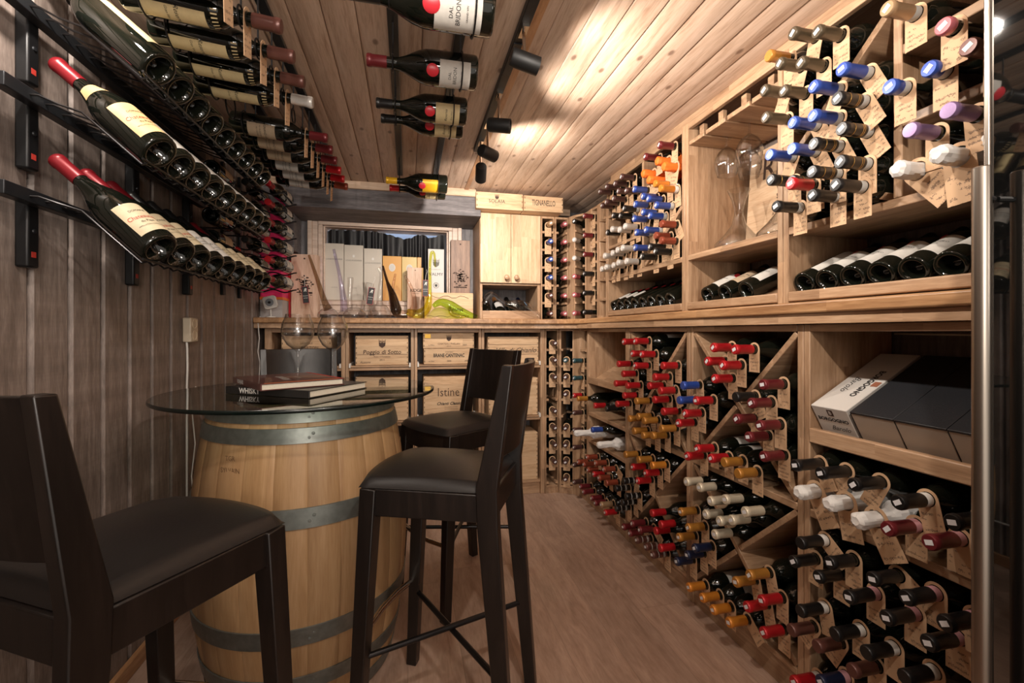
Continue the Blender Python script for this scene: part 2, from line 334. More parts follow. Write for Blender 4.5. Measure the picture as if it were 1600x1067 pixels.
# ------------------------------------------------------------------ shelving on the right
CT, CB_ = 1.262, 1.227                                       # counter top / underside
OX, OY, OZ = OAK['X'], OAK['Y'], OAK['Z']
def board(parent, name, x0, x1, y0, y1, z0, z1, mat, bevel=.0025):
    return MB().box(min(x0, x1), max(x0, x1), min(y0, y1), max(y0, y1), min(z0, z1), max(z0, z1)).build(name, mat, parent, bevel)
def diag(parent, y0, z0, y1, z1, xa=XF + .003, xb=XR - .02, th=.019, name='diagonal_divider'):
    d = Vector((0, y1 - y0, z1 - z0)).normalized(); n = Vector((0, -d.z, d.y)) * th / 2
    P = []
    for X in (xa, xb): P += [(X, y0 - n.y, z0 - n.z), (X, y1 - n.y, z1 - n.z), (X, y1 + n.y, z1 + n.z), (X, y0 + n.y, z0 + n.z)]
    return MB().hexa(P).build(name, OX, parent, .002)
def tilted(parent, y0, y1, z, rise=.15, run=.28, lip=.045, mat=OY):
    """sloping display shelf with a raised front strip"""
    board(parent, 'front_lip', XF - .004, XF + .018, y0, y1, z - .012, z + lip - .012, mat, .004)
    a = Vector((XF + .018, 0, z)); b = Vector((XF + run, 0, z + rise)); n = Vector((-(b - a).z, 0, (b - a).x)).normalized() * .014
    P = [(p.x, Y, p.z) for Y in (y0, y1) for p in (a, b, b - n, a - n)]
    return MB().hexa(P).build('tilted_shelf', mat, parent)
def unit(label, ya, yb, z0, z1, left=True, right=True, kick=True, th=.022):
    t = thing('wine_shelf_unit', label, 'wine rack', (XF + .15, (ya + yb) / 2, z0))
    board(t, 'side_panel', XF, XR - .01, yb - th, yb, z0, z1, OZ)
    board(t, 'side_panel', XF, XR - .01, ya, ya + th, z0, z1, OZ)
    return t, ya + th, yb - th
MID = .63
LA, LB, LC, LD = (2.345, 2.93), (1.765, 2.343), (1.178, 1.763), (.565, 1.176)
# lower A : sloping shelf, flat shelf, lower shelf
tA, a0, a1 = unit('oak shelf unit below the counter next to the corner, with three shelves', *LA, 0, 1.195)
board(tA, 'shelf', XF, XR - .01, a0, a1, MID - .024, MID, OY); board(tA, 'shelf', XF, XR - .01, a0, a1, .425, .445, OY)
board(tA, 'bottom_panel', XF - .002, XR - .01, a0, a1, .085, .105, OY); board(tA, 'toe_kick', XF + .006, XF + .024, a0, a1, 0, .085, OY)
tilted(tA, a0, a1, .835); board(tA, 'front_rail', XF, XF + .02, a0, a1, 1.172, 1.195, OY)
def xunit(label, Y, cross=True):
    t, y0, y1 = unit(label, *Y, 0, 1.195)
    board(t, 'shelf', XF, XR - .01, y0, y1, MID - .024, MID, OY)
    board(t, 'bottom_panel', XF - .002, XR - .01, y0, y1, .085, .105, OY); board(t, 'toe_kick', XF + .006, XF + .024, y0, y1, 0, .085, OY)
    board(t, 'front_rail', XF, XF + .02, y0, y1, 1.172, 1.195, OY)
    ym = (y0 + y1) / 2
    for lo, hi in ((.105, MID - .024), (MID, 1.172)):
        zm = (lo + hi) / 2
        diag(t, y0 + .006, lo + .006, y1 - .006, hi - .006)
        diag(t, y0 + .006, hi - .006, ym - .011, zm + .011); diag(t, ym + .011, zm - .011, y1 - .006, lo + .006)
    return t, y0, y1
tB, b0, b1 = xunit('oak unit with two X dividers below the counter, nearer the corner', LB)
tC, c0, c1 = xunit('oak unit with two X dividers below the counter, beside the white gift box', LC)
tD, d0, d1 = unit('oak shelf unit below the counter that holds the gift boxes', *LD, 0, 1.195)
board(tD, 'shelf', XF, XR - .01, d0, d1, MID - .024, MID, OY); board(tD, 'bottom_panel', XF - .002, XR - .01, d0, d1, .085, .105, OY)
board(tD, 'toe_kick', XF + .006, XF + .024, d0, d1, 0, .085, OY); board(tD, 'front_rail', XF, XF + .02, d0, d1, 1.172, 1.195, OY)
tilted(tD, d0, d1, .845); 
# uppers
US = 1.508
UA, UB, UC = (1.80, 2.612), (1.258, 1.798), (.565, 1.256)
def upper(label, Y):
    t, y0, y1 = unit(label, *Y, CT + .001, UT)
    board(t, 'shelf', XF, XR - .01, y0, y1, US - .024, US, OY); board(t, 'top_rail', XF, XF + .02, y0, y1, UT - .026, UT, OY)
    tilted(t, y0, y1, CT + .018, .118, .29, .032)
    return t, y0, y1
uA, ua0, ua1 = upper('oak unit above the counter nearest the corner, full of blue-capped bottles', UA)
uB, ub0, ub1 = upper('oak unit above the counter with hanging glasses and decanters', UB)
uC, ud0, uc1 = upper('oak unit above the counter between the decanters and the fridge', UC)
uc0, ud1 = .909, .887
board(uC, 'partition', XF, XR - .01, ud1, uc0, US, UT - .026, OZ)
yd = 2.17
board(uA, 'partition', XF, XR - .01, yd - .01, yd + .01, US, UT - .026, OZ)
board(uA, 'shelf', XF, XR - .01, yd + .01, ua1, 1.865, 1.883, OY); board(uA, 'shelf', XF, XR - .01, yd + .01, ua1, 1.675, 1.693, OY)
diag(uA, ua0 + .006, 1.735, yd - .016, US + .012)
diag(uC, uc1 - .006, 1.728, uc0 + .006, 2.000); diag(uC, uc1 - .004, 1.672, uc0 + .02, US + .012, xb=XF + .075)
board(uC, 'shelf', XF, XR - .01, ud0, ud1, 1.862, 1.886, OY); board(uC, 'shelf', XF, XR - .01, ud0, ud1, 1.682, 1.706, OY)
# glass hanger : boards with gaps for the stems, on spacers under the ceiling
gh = thing('glass_hanger', 'slotted oak boards under the ceiling holding upside-down wine glasses', 'glass rack', (1.36, 1.53, 1.99))
yy = ub0 + .002
GAPS = []
while yy < ub1 - .03:
    y2 = min(yy + .118, ub1 - .002)
    MB().box(XF + .004, XR - .02, yy, y2, 1.990, 2.008).box(XF + .03, XF + .05, (yy + y2) / 2 - .014, (yy + y2) / 2 + .014, 2.008, 2.062).build('hanger_board', OX, gh, .002)
    GAPS.append(y2 + .006); yy = y2 + .012
# the worktop, one slab round the corner, and its LED groove strip
arc = [Vector((.86, 3.073)), Vector((.97, 3.055)), Vector((1.06, 3.01)), Vector((1.135, 2.94)), Vector((1.163, 2.82))]
poly = [(XL + .003, 3.075)] + [tuple(p) for p in arc] + [(1.165, .565), (XR - .006, .565), (XR - .006, YB - .004), (XL + .003, YB - .004)]
ct = thing('worktop', 'long oak worktop running under the window and along the right wall', 'worktop', (1.3, 1.9, CB_))
MB().prism(poly, CB_, CT).build('slab', wood('oak_worktop', (.24, .115, .05), (.38, .205, .095), (.50, .295, .15), 'Y', (.06, .6), .18, .38), ct, .006)
e2 = [(p[0], p[1] + .03) for p in poly[:1]] + [(p.x + .012, p.y + .03) for p in arc] + [(1.19, .56)]
tr = MB()
for a, b in zip(e2, e2[1:]): tr.bar((a[0], a[1], CB_ - .016), (b[0], b[1], CB_ - .016), .018, .030)
tr.build('under_rail', OY, ct)
# ------------------------------------------------------------------ corner racks and back shelving
def corner_rack(label, cols, z0, z1, rows, kick, closed_top=False):
    t = thing('corner_wine_rack', label, 'wine rack', (1.2, 3.1, z0))
    for (cx, cy, ang, w) in cols:
        M = Matrix.Translation((cx, cy, 0)) @ Matrix.Rotation(ang, 4, 'Z')         # local -y faces the room
        for s in (-1, 1):
            MB().box(s * w / 2 - .005, s * w / 2 + .005, 0, .25, z0, z1, 0, M).build('divider', OZ, t, .002)
        for z in rows:
            if z - .066 < z0: continue
            lg = MB()
            for s in (-1, 1): lg.box(s * (w / 2 - .012) - .008, s * (w / 2 - .012) + .008, -.006, .25, z - .066, z - .051, 0, M)
            lg.box(-w / 2, w / 2, .19, .21, z - .066, z - .051, 0, M).build('bottle_ledge', OY, t)
        MB().box(-w / 2, w / 2, .002, .25, z1 - .016, z1, 0, M).build('top_panel', OY, t, .002)
        if kick: MB().box(-w / 2 - .005, w / 2 + .005, .004, .03, 0, .045, 0, M).build('toe_kick', OY, t); MB().box(-w / 2, w / 2, .0, .25, .045, .06, 0, M).build('bottom_panel', OY, t)
    fr_ = [(Vector((cx, cy, 0)) - Vector((cos(a_), sin(a_), 0)) * w / 2, Vector((cx, cy, 0)) + Vector((cos(a_), sin(a_), 0)) * w / 2) for cx, cy, a_, w in cols]
    for (l0, r0), (l1, r1) in zip(fr_, fr_[1:]):
        if (l1 - r0).length > .012:
            d = (l1 - r0).normalized(); nn = Vector((-d.y, d.x, 0)) * .016; a_, b_ = r0 + d * .006, l1 - d * .006
            P = [(p.x, p.y, z) for z in (z0, z1) for p in (a_, b_, b_ + nn, a_ + nn)]
            MB().hexa(P).build('corner_post', OZ, t, .002)
    return t
UR = [1.943 - .1266 * k for k in range(6)]
LR = [1.10 - .1205 * k for k in range(9)]
UCOL = [(.979, 3.12, 0, .092), (1.084, 3.12, 0, .092), (1.178, 3.005, -radians(55), .092), (1.203, 2.815, -radians(88), .092), (1.203, 2.675, -pi / 2, .094)]
LCOL = [(1.022, 3.16, 0, .092), (1.124, 3.125, -radians(28), .092), (1.202, 2.995, -radians(84), .092)]
ur = corner_rack('tall curved oak bottle rack in the corner above the worktop', UCOL, CT + .001, 2.0, UR, False)
lr = corner_rack('tall oak bottle rack in the corner below the worktop', LCOL, 0, 1.195, LR, True)
# back shelving: four bays of cubbies
bs = thing('cubby_shelf', 'low oak shelving below the window filled with wooden wine crates', 'shelf', (0, 3.3, 0))
YF = 3.165
for xs in ((-.885, -.844), (-.426, -.402), (-.400, -.378), (.021, .042), (.044, .064), (.485, .505), (.507, .526), (.938, .970)):
    board(bs, 'upright', *xs, YF, YB - .01, 0, 1.195, OZ)
for xa, xb in ((-.844, -.426), (-.378, .021), (.064, .485), (.526, .938)):
    for z in (.934, .557): board(bs, 'shelf', xa, xb, YF + .004, YB - .01, z - .02, z, OX)
    board(bs, 'bottom_panel', xa, xb, YF + .004, YB - .01, .085, .105, OX); board(bs, 'toe_kick', xa, xb, YF + .02, YF + .036, 0, .085, OX)
    board(bs, 'front_rail', xa, xb, YF, YF + .02, 1.168, 1.195, OX)
    for z in (.934, .557):
        MB().box(xa + .012, xb - .012, YF - .002, YF + .22, z + .003, z + .013).build('pull_out_tray', OX, bs)
        r = MB()
        for xx in (xa + .001, xb - .011): r.box(xx, xx + .010, YF - .006, YF + .2, z + .001, z + .028)
        r.build('tray_runner', PLASTW, bs)
def crate(label, x0, x1, z0, z1, deco, yf=YF + .012, d=.26, mat=CRATE, slats=(), group=None, cat='wooden crate', name='wine_crate', joints=True):
    t = thing(name, label, cat, ((x0 + x1) / 2, yf + d / 2, z0), group=group)
    f = MB().cbox(x0, x1, yf, yf + d, z0, z1, .002); nz = max(2, int((z1 - z0) / .03))
    if joints:
        for k in range(nz):
            for s, xx in ((0, x0 + .004), (1, x1 - .008)): f.box(xx, xx + .004, yf - .0006, yf, z0 + (k + .35) * (z1 - z0) / nz, z0 + (k + .7) * (z1 - z0) / nz, 1)
    for z in slats: f.box(x0 + .003, x1 - .003, yf - .0006, yf, z - .0012, z + .0012, 1)
    deco(f, (x0 + x1) / 2, (z0 + z1) / 2, yf - .0012)
    f.build('crate_body', [mat, INK, INKB, INKR, GOLDP, CAPM['yellow'], INKW], t)
    return t
def crest(f, x, z, y, s, m=1):
    M = FX(x, y, z)
    f.prism([(-.5 * s, .1 * s), (-.42 * s, -.45 * s), (0, -.75 * s), (.42 * s, -.45 * s), (.5 * s, .1 * s), (.18 * s, .02 * s), (0, .12 * s), (-.18 * s, .02 * s)], 0, .0003, m, M)
    for k in range(5): f.prism([((k - 2) * .2 * s - .07 * s, .2 * s), ((k - 2) * .2 * s + .07 * s, .2 * s), ((k - 2) * .24 * s, (.62 if k % 2 == 0 else .48) * s)], 0, .0003, m, M)
    f.prism([(-.46 * s, .13 * s), (.46 * s, .13 * s), (.46 * s, .2 * s), (-.46 * s, .2 * s)], 0, .0003, m, M)
Zs = .949
def d_pog(f, x, z, y):
    crest(f, x, z + .05, y, .045); f.text('Poggio di Sotto', .040, FX(x, y, z - .012), 1, shear=.12, bold=.0004)
    f.text('Rosso di Montalcino', .013, FX(x, y, z - .042), 1); f.text('2011', .017, FX(x, y, z - .064), 1); f.text('Acatona', .020, FX(x - .11, y, z - .078), 2, shear=.5)
crate('pale crate printed Poggio di Sotto behind the wine glasses', -.338, .004, Zs, 1.146, d_pog, slats=(1.02,))
crate('pale crate behind the left wine glass, mostly hidden by a stool back', -.79, -.49, Zs, 1.146, lambda f, x, z, y: (f.text('BARTON', .026, FX(x + .02, y, z + .02), 1), f.text('LEOVILLE', .018, FX(x, y, z + .05), 1)))
def d_phe(f, x, z, y):
    crest(f, x, z + .022, y, .034); f.text('CHATEAU PHELAN', .018, FX(x, y, z - .022), 1); f.text('SEGUR', .010, FX(x, y, z - .038), 1); f.text('e.12bts', .014, FX(x - .12, y, z - .03), 1); f.text('2005', .016, FX(x + .11, y, z - .03), 1)
    f.box(x - .165, x - .125, y - .0005, y, z + .018, z + .046, 5)
crate('flat crate with a yellow sticker, on top of the Brane Cantenac crate', .103, .455, 1.058, 1.164, d_phe)
def d_bra(f, x, z, y):
    f.text('CHATEAU', .012, FX(x, y, z + .030), 2); f.text('BRANE·CANTENAC', .034, FX(x, y, z + .006), 2, sx=.72, bold=.0008); f.text('e.12bts', .013, FX(x - .12, y, z - .032), 2); f.text('2005', .015, FX(x, y, z - .032), 2); f.text('2005', .013, FX(x + .12, y, z - .032), 2)
crate('flat crate printed Brane Cantenac under the yellow-stickered crate', .108, .452, Zs, 1.056, d_bra)
crate('three-board crate with script lettering behind the middle stool back', .552, .926, Zs, 1.138, lambda f, x, z, y: f.text('Villa di Chianlo', .050, FX(x + .015, y, z - .004), 2, shear=.4), slats=(1.012, 1.082))
crate('pale crate with a small printed crest, seen through the glass table top', -.345, .005, .573, .862, lambda f, x, z, y: crest(f, x, z + .075, y, .05))
crate('big pale crate left of the crest crate, behind the barrel table', -.78, -.48, .573, .80, lambda f, x, z, y: None)
def d_ist(f, x, z, y):
    f.text('Istine', .085, FX(x, y, z + .035), 1, sx=.85, bold=-.0006); f.text('Chianti Classico', .028, FX(x + .01, y, z - .042), 2, shear=.3, bold=.0006)
    for k in range(2): f.text('Denominazione di origine', .009, FX(x + .02, y, z - .066 - .014 * k), 1)
    f.text('Prodotto in Italia', .012, FX(x - .10, y, z - .105), 1)
crate('tall pale crate printed Istine below the Brane Cantenac crate', .106, .446, .573, .862, d_ist)
crate('plain crate low behind the middle stool, in the right-hand bay', .56, .92, .573, .84, lambda f, x, z, y: None)
for x0, x1, w, lb in ((-.34, .0, .30, 'bottom-row crate behind the barrel, second bay from the left'), (.11, .45, .36, 'bottom-row crate seen between the barrel and the middle stool legs'), (.56, .92, .34, 'bottom-row crate behind the middle stool legs, right-hand bay')):
    crate(lb, x0, x1, .106, .106 + w, lambda f, x, z, y: f.text('e.12bts', .014, FX(x - .09, y, z + .1), 1))
# upper cabinet with two doors and an open niche
uc = thing('wall_cupboard', 'oak cupboard with two doors and round knobs right of the window', 'cupboard', (.707, 3.3, CT))
CX0, CX1, CYF = .488, .926, 3.135
board(uc, 'side_panel', CX0, CX0 + .02, CYF, YB - .006, CT + .001, 2.0, OZ); board(uc, 'side_panel', CX1 - .02, CX1, CYF, YB - .006, CT + .001, 2.0, OZ)
board(uc, 'top_panel', CX0, CX1, CYF, YB - .006, 1.98, 2.0, OX); board(uc, 'shelf', CX0 + .02, CX1 - .02, CYF, YB - .006, 1.50, 1.52, OX); board(uc, 'front_strip', CX0 + .02, CX1 - .02, CYF, CYF + .02, CT + .001, CT + .06, OX)
PALE = wood('pale_oak_door', (.42, .27, .15), (.55, .38, .235), (.64, .47, .31), 'Z', (.06, .30), .12, .4)
for k, (xa, xb) in enumerate(((CX0 + .002, .706), (.708, CX1 - .002))):
    dr = board(uc, 'door', xa, xb, CYF - .02, CYF - .001, 1.515, 1.998, PALE)
    kx = .672 if k == 0 else .742
    MB().lathe([(0, .0), (.010, 0), (.010, .012), (.016, .018), (.019, .027), (.016, .036), (.008, .041), (0, .042)], 20, 0, Matrix.Translation((kx, CYF - .02, 1.552)) @ Matrix.Rotation(pi / 2, 4, 'X')).build('knob', OAK['Y'], dr)
# two flat crates lying on the cupboard under the ceiling
def d_sol(f, x, z, y):
    crest(f, x - .02, z + .030, y, .028); f.text('SOLAIA', .034, FX(x - .02, y, z - .004), 2); f.text("Marchesi Antinori", .009, FX(x - .02, y, z - .020), 2); f.text('Firenze', .008, FX(x - .02, y, z - .030), 2, shear=.3)
crate('flat crate printed Solaia lying on the cupboard', 0.446, .770, 2.002, 2.113, d_sol, yf=3.02, d=.24, mat=CRATE)
crate('flat crate printed Tignanello lying over the corner rack', 0.774, 1.055, 2.002, 2.106, lambda f, x, z, y: f.text('TIGNANELLO', .055, FX(x, y, z + .004), 1, sx=.50, bold=.0006), yf=3.01, d=.24)

# ------------------------------------------------------------------ bottles
SHAPES = {
 'bordeaux': (.322, .0375, [(.0375, .01), (.0375, .172), (.0368, .184), (.0315, .201), (.0225, .215), (.0170, .226), (.0150, .238)]),
 'burgundy': (.318, .0425, [(.0425, .01), (.0425, .125), (.0415, .142), (.0372, .163), (.0302, .184), (.0228, .206), (.0174, .226), (.0152, .240)]),
 'magnum':   (.340, .0520, [(.0520, .01), (.0520, .140), (.0506, .160), (.0445, .183), (.0345, .205), (.0250, .224), (.0188, .242), (.0168, .255)])}
def radius_at(kind, z):
    L, R, body = SHAPES[kind]
    for (r0, z0), (r1, z1) in zip(body, body[1:]):
        if z0 <= z <= z1: return r0 + (r1 - r0) * (z - z0) / (z1 - z0)
    return body[-1][0] if z > body[-1][1] else R
CACHE = {}
def glass_mesh(kind, detail=20):
    k = ('g', kind, detail)
    if k not in CACHE:
        L, R, body = SHAPES[kind]; nr = body[-1][0] - .0004
        p = [(0, .036), (R * .22, .034), (R * .42, .026), (R * .60, .012), (R * .70, .002), (R * .76, .0005), (R * .90, .0005), (R * .965, .003)] + body + [(nr, L - .013), (nr + .0012, L - .012), (nr + .0012, L - .004), (nr - .003, L - .002), (0, L - .002)]
        CACHE[k] = MB().lathe(p, detail).mesh('bottle_glass', [GLASSD], 50)
    return CACHE[k]
def cap_mesh(kind, col, stick=True, band=None, length=.070, stripe=None):
    k = ('c', kind, col, stick, band, length, stripe)
    if k not in CACHE:
        L, R, body = SHAPES[kind]; r = body[-1][0] + .0012
        m = MB().lathe([(r - .0006, L - length), (r + .0002, L - length + .002), (r, L - .016), (r + .0014, L - .0145), (r + .0014, L - .0035), (r - .001, L), (0, L + .0004)], 20)
        mats = [CAPM[col], STICK, BAND.get(band, STICK), BAND.get(stripe, GOLDP)]
        if stick: m.box(-.0085, .0085, -.0055, .0055, L + .0004, L + .0009, 1, Matrix.Rotation(.5, 4, 'Z'))
        if band: m.lathe([(r - .0002, L - length - .017), (r, L - length - .0165), (r, L - length + .0005), (r - .0002, L - length + .001)], 20, 2)
        if stripe:
            for z in (.030, .055, .060): m.lathe([(r + .0001, L - z), (r + .0004, L - z + .0005), (r + .0004, L - z + .0016), (r + .0001, L - z + .002)], 20, 3)
        CACHE[k] = m.mesh('foil_capsule', mats, 50)
    return CACHE[k]
def label_mesh(kind, mat, z0, z1, half, deco=None):
    k = ('l', kind, mat.name, z0, z1, half, deco)
    if k not in CACHE:
        n = 12; nz = 8; m = MB(); vs = []; R = radius_at(kind, (z0 + z1) / 2) + .0006
        for i in range(n + 1):
            a = pi / 2 + (i / n - .5) * 2 * half
            for j in range(nz + 1): z = z0 + (z1 - z0) * j / nz; q = radius_at(kind, z) + .0006; vs.append((q * cos(a), q * sin(a), z))
        w_ = nz + 1
        m.add(vs, [(w_ * i + j, w_ * (i + 1) + j, w_ * (i + 1) + j + 1, w_ * i + j + 1) for i in range(n) for j in range(nz)])
        mats = [mat, INKB, INKR, SEAL]
        def wrap(body, size, zc, mi, shear=0, da=0.0, sx=1.0):
            t = MB().text(body, size, Matrix(), mi, shear=shear, sx=sx)
            # text runs round the bottle; its up is the neck direction
            m.add([((R + .0004) * cos(pi / 2 + da + x / R), (R + .0004) * sin(pi / 2 + da + x / R), zc + y) for x, y, _ in t.v], t.f, mi)
        zm = (z0 + z1) / 2
        if deco == 'chateau':
            wrap('Chateauneuf', .015, zm, 2, .15, 0, .9); wrap('du Pape', .009, zm - .014, 1); wrap('DOMAINE', .008, zm + .020, 1); wrap('APPELLATION CONTROLEE', .0045, zm - .026, 1)
        elif deco == 'lines':
            wrap('GRAND VIN', .011, zm + .012, 1); wrap('MIS EN BOUTEILLE', .006, zm - .004, 1); wrap('AU CHATEAU', .006, zm - .014, 1)
        elif deco == 'bridon':
            wrap('DAL', .012, zm + .016, 1); wrap('BRIDON', .015, zm, 1, 0, 0, .9); wrap('GRAND VIN', .006, zm - .02, 1)
        elif deco == 'script': wrap('Reserva', .014, zm + .006, 1, .4); wrap('Gran Vino', .008, zm - .014, 1, .3)
        elif deco == 'plain': wrap('BAROLO', .010, zm + .008, 1); wrap('docg', .006, zm - .008, 1)
        CACHE[k] = m.mesh('paper_label', mats, 60)
    return CACHE[k]
def tag_mesh():
    if 'tag' not in CACHE:
        n = 32; R = .0242; D = .080; hole = .0176; vi, vo = [], []
        for i in range(n):
            a = 2 * pi * i / n; c, s = cos(a), sin(a)
            if s >= 0: q = R
            else:
                q = min(R / abs(c) if abs(c) > 1e-6 else 9, (D / -s))
            vi.append((hole * c, hole * s)); vo.append((q * c, q * s))
        for sx in (-1, 1):                                  # exact lower corners
            i = min(range(n), key=lambda k: (cos(2 * pi * k / n) - sx * R / math.hypot(R, D)) ** 2 + (sin(2 * pi * k / n) + D / math.hypot(R, D)) ** 2); vo[i] = (sx * R, -D)
        m = MB(); vs = []; fs = []
        for z in (-.0006, .0006): vs += [(x, y, z) for x, y in vi] + [(x, y, z) for x, y in vo]
        for i in range(n):
            j = (i + 1) % n
            fs += [(i, n + i, n + j, j), (2 * n + i, 2 * n + j, 3 * n + j, 3 * n + i), (n + i, 3 * n + i, 3 * n + j, n + j)]
        CACHE['tag'] = m.add(vs, fs).mesh('neck_tag', [KRAFT], 30)
    return CACHE['tag']
def frame(base, d, roll=0.0):
    z = Vector(d).normalized(); u = Vector((0, 0, 1)); y = (u - z * u.dot(z)).normalized() if abs(z.z) < .98 else Vector((1, 0, 0))
    x = y.cross(z); M = Matrix((x, y, z)).transposed().to_4x4(); M.translation = Vector(base)
    return M @ Matrix.Rotation(roll, 4, 'Z')
def bottle(base, d, label, group=None, kind='bordeaux', cap='black', stick=True, band=None, stripe=None, tagroll=None, lab=None, roll=0.0, scale=1.0, caplen=.070, seal=None, name='wine_bottle', detail=20):
    """lab = (paper material, z0, z1, half angle, print, turn)"""
    r = bpy.data.objects.new(name, None); r.empty_display_size = .03; COL.objects.link(r)
    r.matrix_basis = frame(base, d, roll) @ Matrix.Scale(scale, 4); tag(r, label, 'wine bottle', group)
    link('glass', glass_mesh(kind, detail), r)
    if cap: link('foil_capsule', cap_mesh(kind, cap, stick, band, caplen, stripe), r)
    if lab:
        o = link('paper_label', label_mesh(kind, *lab[:5]), r); o.matrix_basis = Matrix.Rotation(lab[5] if len(lab) > 5 else 0, 4, 'Z')
    if seal is not None:
        zc, ang, rad = seal; R = radius_at(kind, zc) + .0012; ms = MB(); k = ('s', kind, zc, rad)
        if k not in CACHE:
            vs = [(R * 0, R, zc)] ; n = 20
            vs = [(R * cos(pi / 2), R * sin(pi / 2), zc)] + [(R * cos(pi / 2 + q * cos(2 * pi * i / n) / R), R * sin(pi / 2 + q * cos(2 * pi * i / n) / R), zc + q * sin(2 * pi * i / n)) for q in (rad * .7, rad) for i in range(n)]
            vs2 = [(x * (1 + .0022 / R), y * (1 + .0022 / R), z) for x, y, z in vs[:n + 1]] + vs[n + 1:]
            fs = [(0, 1 + i, 1 + (i + 1) % n) for i in range(n)] + [(1 + i, 1 + n + i, 1 + n + (i + 1) % n, 1 + (i + 1) % n) for i in range(n)]
            CACHE[k] = ms.add(vs2, fs).mesh('wax_seal', [SEAL], 60)
        o = link('wax_seal', CACHE[k], r); o.matrix_basis = Matrix.Rotation(ang, 4, 'Z')
    if tagroll is not None:
        o = link('neck_tag', tag_mesh(), r); o.matrix_basis = Matrix.Translation((0, 0, SHAPES[kind][0] - caplen - (.019 if band else (.012 if caplen < .08 else .005)))) @ Matrix.Rotation(tagroll - roll, 4, 'Z')
    return r
def wrapped_mesh(kind, mat, seed):
    k = ('w', kind, mat.name, seed)
    if k not in CACHE:
        rnd = random.Random(seed); L, R, body = SHAPES[kind]; seg = 22
        p = [(0, .0), (R * .7, .0), (R * .95, .012), (R * .98, .05), (R * .95, .10), (R * .98, .15)] + [(min(R, r * 1.08 + .003), z) for r, z in body[1:]] + [(.0185, L - .045), (.0195, L - .025), (.0205, L - .008), (.018, L + .004), (.010, L + .010), (0, L + .008)]
        p2 = []
        for (r0, z0), (r1, z1) in zip(p, p[1:]):
            m_ = max(1, int(abs(z1 - z0) / .009)); p2 += [(r0 + (r1 - r0) * i / m_, z0 + (z1 - z0) * i / m_) for i in range(m_)]
        q = MB().lathe(p2 + [p[-1]], 30); ph = [rnd.uniform(0, 6.3) for _ in range(6)]; out = []
        for (x, y, z) in q.v:
            rr = math.hypot(x, y); a = math.atan2(y, x)
            if rr > 1e-5:
                f = 1 + .055 * sin(5 * a + 40 * z + ph[0]) + .045 * abs(sin(4.5 * a - 70 * z + ph[1])) + .04 * sin(3 * a + 110 * z + ph[2]) + rnd.uniform(-.045, .045)
                x, y = x * f, y * f
            out.append((x, y, z))
        q.v = out; CACHE[k] = q.mesh('tissue_wrap', [mat], 14)
    return CACHE[k]
def wrapped(base, d, label, mat, group=None, kind='bordeaux', tagroll=None, seed=1):
    r = bpy.data.objects.new('wrapped_bottle', None); r.empty_display_size = .03; COL.objects.link(r)
    r.matrix_basis = frame(base, d); tag(r, label, 'wine bottle', group)
    link('tissue_wrap', wrapped_mesh(kind, mat, seed), r)
    if tagroll is not None:
        o = link('neck_tag', tag_mesh(), r); o.matrix_basis = Matrix.Translation((0, 0, SHAPES[kind][0] - .056)) @ Matrix.Rotation(tagroll, 4, 'Z') @ Matrix.Scale(1.3, 4)
    return r
ORD = ['', 'second ', 'third ', 'fourth ', 'fifth ', 'sixth ', 'seventh ', 'eighth ', 'ninth ', 'tenth ', '11th ', '12th ', '13th ', '14th ', '15th ', '16th ', '17th ', '18th ', '19th ', '20th ']
NUM = ['zero', 'one', 'two', 'three', 'four', 'five', 'six', 'seven', 'eight', 'nine', 'ten', '11', '12', '13', '14', '15', '16', '17', '18', '19', '20']
def names_for(items, where):
    """items: list of (x, y, look). One label per bottle, told apart by look and then by height in the bay"""
    by = {}
    for i, (x, y, look) in enumerate(items): by.setdefault(look, []).append(i)
    out = [None] * len(items)
    for look, ids in by.items():
        xs = [items[i][0] for i in ids]; ys = [items[i][1] for i in ids]
        flat = max(xs) - min(xs) > 1.6 * (max(ys) - min(ys))
        ids.sort(key=lambda i: items[i][0] if flat else (items[i][1], items[i][0]))
        for k, i in enumerate(ids):
            if len(ids) == 1: out[i] = f'only {look} bottle in {where}'
            else: out[i] = f'{ORD[k]}{"leftmost" if flat else "highest"} of {NUM[len(ids)]} {look} bottles in {where}'.strip()
            if k == len(ids) - 1 and len(ids) > 1: out[i] = f'{"rightmost" if flat else "lowest"} of {NUM[len(ids)]} {look} bottles in {where}'
    return out
XT = 1.099
def settle(pts, rads, bounds, segs, keep=.25, it=420):
    """let the stack settle so that no two bottles and no board run into each other"""
    q = [list(p) for p in pts]
    for n in range(it):
        for i in range(len(q)):
            for j in range(i):
                dy, dz = q[i][0] - q[j][0], q[i][1] - q[j][1]; d = math.hypot(dy, dz) or 1e-6; m = rads[i] + rads[j] + .0012
                if d < m:
                    s = (m - d) / 2 / d; q[i][0] += dy * s; q[i][1] += dz * s; q[j][0] -= dy * s; q[j][1] -= dz * s
            for (ya, za, yb, zb) in segs:
                ex, ez = yb - ya, zb - za; l2 = ex * ex + ez * ez
                t = max(0, min(1, ((q[i][0] - ya) * ex + (q[i][1] - za) * ez) / l2)); cy, cz = ya + ex * t, za + ez * t
                dy, dz = q[i][0] - cy, q[i][1] - cz; d = math.hypot(dy, dz) or 1e-6; m = rads[i] + .0125
                if d < m: q[i][0] += dy / d * (m - d); q[i][1] += dz / d * (m - d)
            q[i][0] = min(max(q[i][0], bounds[0] + rads[i] + .0012), bounds[1] - rads[i] - .0012); q[i][1] = min(max(q[i][1], bounds[2] + rads[i] + .0012), bounds[3] - rads[i] - .0012)
    return q
LOOK = {'red': 'red-capped', 'gold': 'gold-capped', 'black': 'black-capped', 'blue': 'blue-capped'}
